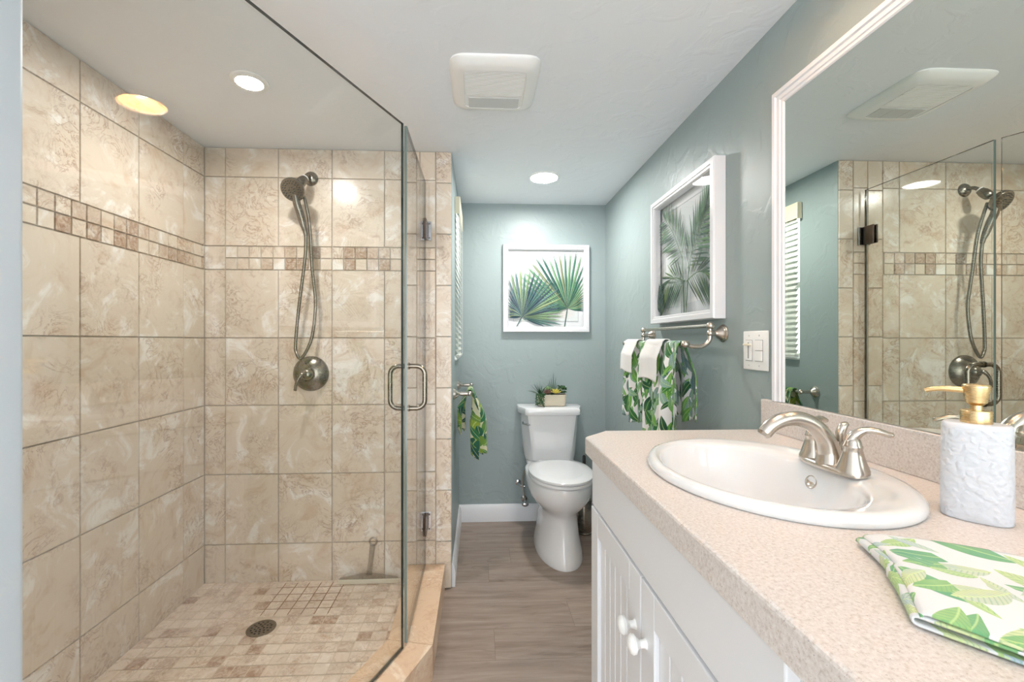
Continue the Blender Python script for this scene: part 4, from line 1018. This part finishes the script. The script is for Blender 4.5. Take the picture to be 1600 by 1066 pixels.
# ---------------------------------------------------------------- soap dispenser
DX, DY = 0.721, 0.602; DA = R(-52)
t = thing('soap_dispenser', (DX, DY, CT), 'white embossed soap dispenser with brass pump on the counter', 'soap dispenser')
def orr(a, b, z, n=56, p=2.6):
    out = []
    for (x, y_) in ell(0, 0, a, b, n=n, p=p): out.append((DX + x * math.cos(DA) - y_ * math.sin(DA), DY + x * math.sin(DA) + y_ * math.cos(DA), CT + z))
    return out
mb = MB(); mb.rings([orr(.0355, .0265, .0005), orr(.0368, .0278, .002), orr(.0372, .0281, .012), orr(.0368, .0277, .07), orr(.0362, .0272, .132)], True, False); bt = mb.build('bottle', 'relief', t)
mb = MB(); mb.rings([orr(.0362, .0272, .132), orr(.0355, .0266, .1365), orr(.0335, .0245, .1385), orr(.028, .020, .1388)], False, True); mb.build('shoulder', 'soap', t)
mb = MB(); mb.lathe([(.0165, .138), (.0168, .139), (.0168, .1555), (.0160, .157), (.007, .1572)], (DX, DY, CT), seg=32); mb.build('collar', 'brass', t)
mb = MB(); mb.lathe([(.0065, .156), (.0065, .164), (.0115, .168), (.0125, .176), (.0150, .190), (.0150, .1925), (.0135, .1945), (.0005, .195)], (DX, DY, CT), seg=28); mb.build('pump_head', 'brass', t)
nd = Vector((-.70, .71, 0)); n0 = Vector((DX, DY, CT + .1845))
mb = MB(); mb.tube(smoothpath([n0, n0 + nd * .030 + Vector((0, 0, .0015)), n0 + nd * .045, n0 + nd * .054 + Vector((0, 0, -.003))], 5), lerpl([.0048, .0042, .0036, .0032], 5), 14); mb.build('nozzle', 'brass', t)

# ---------------------------------------------------------------- folded towel on the counter
# outline on the counter (plan): fold edge on the left
q00, q01, q11, q10 = Vector((0.480, 0.527)), Vector((0.392, 0.372)), Vector((0.52, 0.20)), Vector((0.70, 0.40))
prof = [(0.0, .0035, 0), (0.30, .0035, 0), (0.62, .004, 0), (0.0, 0, 0)]
mb = MB()
def tw(u, v):
    # v runs along the folded strip: lower layer from right to left, round the fold, back over the top, then a second fold
    tot = [0, .30, .33, .66, .69, 1.0]
    def edge(q): return max(0, min(1, q))
    if v < .32: s1 = 1 - v / .32; z = .0022
    elif v < .38: a = (v - .32) / .06 * PI; s1 = -.022 * math.sin(a); z = .0022 + .0034 * (1 - math.cos(a)) / 1
    elif v < .62: s1 = (v - .38) / .24 * .80; z = .0090 + .002 * math.sin(s1 * 4)
    elif v < .66: a = (v - .62) / .04 * PI; s1 = .80 + .02 * math.sin(a); z = .0090 + .0026 * (1 - math.cos(a))
    elif v < .955: s1 = .80 - (v - .66) / .295 * .765; z = .0142 + .003 * math.sin((.8 - s1) * 3.2) * (1 - u)
    else: a = (v - .955) / .045 * PI * .6; s1 = .035 - .03 * math.sin(a); z = .0142 - .0035 * (1 - math.cos(a))
    A_ = q00.lerp(q01, u); B_ = q10.lerp(q11, u); p = A_.lerp(B_, s1)
    z += .0016 * math.sin(u * 9 + s1 * 5) * (1 if z > .006 else 0) + .007 * (math.sin(PI * min(max(u * 1.2 - .1, 0), 1)) ** 2) * max(0, 1 - s1 * 2.5) * (1 if z > .006 else 0)
    bow = .010 * math.sin(u * PI * 1.0) * (1 - s1)
    return Vector((p.x + bow * .9 * (1 if u < .5 else .6), p.y - bow * .3, CT + .0012 + z))
mb.grid(tw, 40, 90, .20, .62)
o = mb.build('folded_towel', 'leaf_pale', smooth=180); tag(o, 'folded pale leaf print towel lying on the counter', 'towel')
md = o.modifiers.new('solid', 'SOLIDIFY'); md.thickness = 0.0022; md.offset = 0

# ---------------------------------------------------------------- wall mirror
my0, my1, mz0, mz1 = -0.30, 1.203, 1.0205, 1.887
t = thing('wall_mirror', (XR, .5, mz0), 'large white framed mirror above the sink backsplash', 'mirror')
mb = MB(); mb.box((XR - .010, my0, mz0 + .0006), (XR - .0005, my1 - .030, mz1 - .030)); mb.build('mirror_glass', 'mirror', t, smooth=0)
def mframe(p0, p1, out):      # profile swept from p0 to p1 (y,z); out: unit (y,z) pointing to the outer edge
    prof = [(0, .011), (.003, .014), (.010, .014), (.012, .017), (.022, .018), (.025, .022), (.036, .022), (.040, .018), (.040, .0005), (0, .0005)]
    return [[(XR - d, p[0] + out[0] * e, p[1] + out[1] * e) for e, d in prof] for p in (p0, p1)]
mb = MB()
prof = [(0, .011), (.003, .014), (.010, .014), (.012, .017), (.022, .018), (.025, .022), (.036, .022), (.040, .018), (.040, .0005), (0, .0005)]
iy, iz = my1 - .040, mz1 - .040
mb.rings([[(XR - d, iy + e, mz0 + .0008) for e, d in prof], [(XR - d, iy + e, iz + e) for e, d in prof], [(XR - d, my0, iz + e) for e, d in prof]])
mb.build('mirror_frame', 'frame', t, smooth=0)
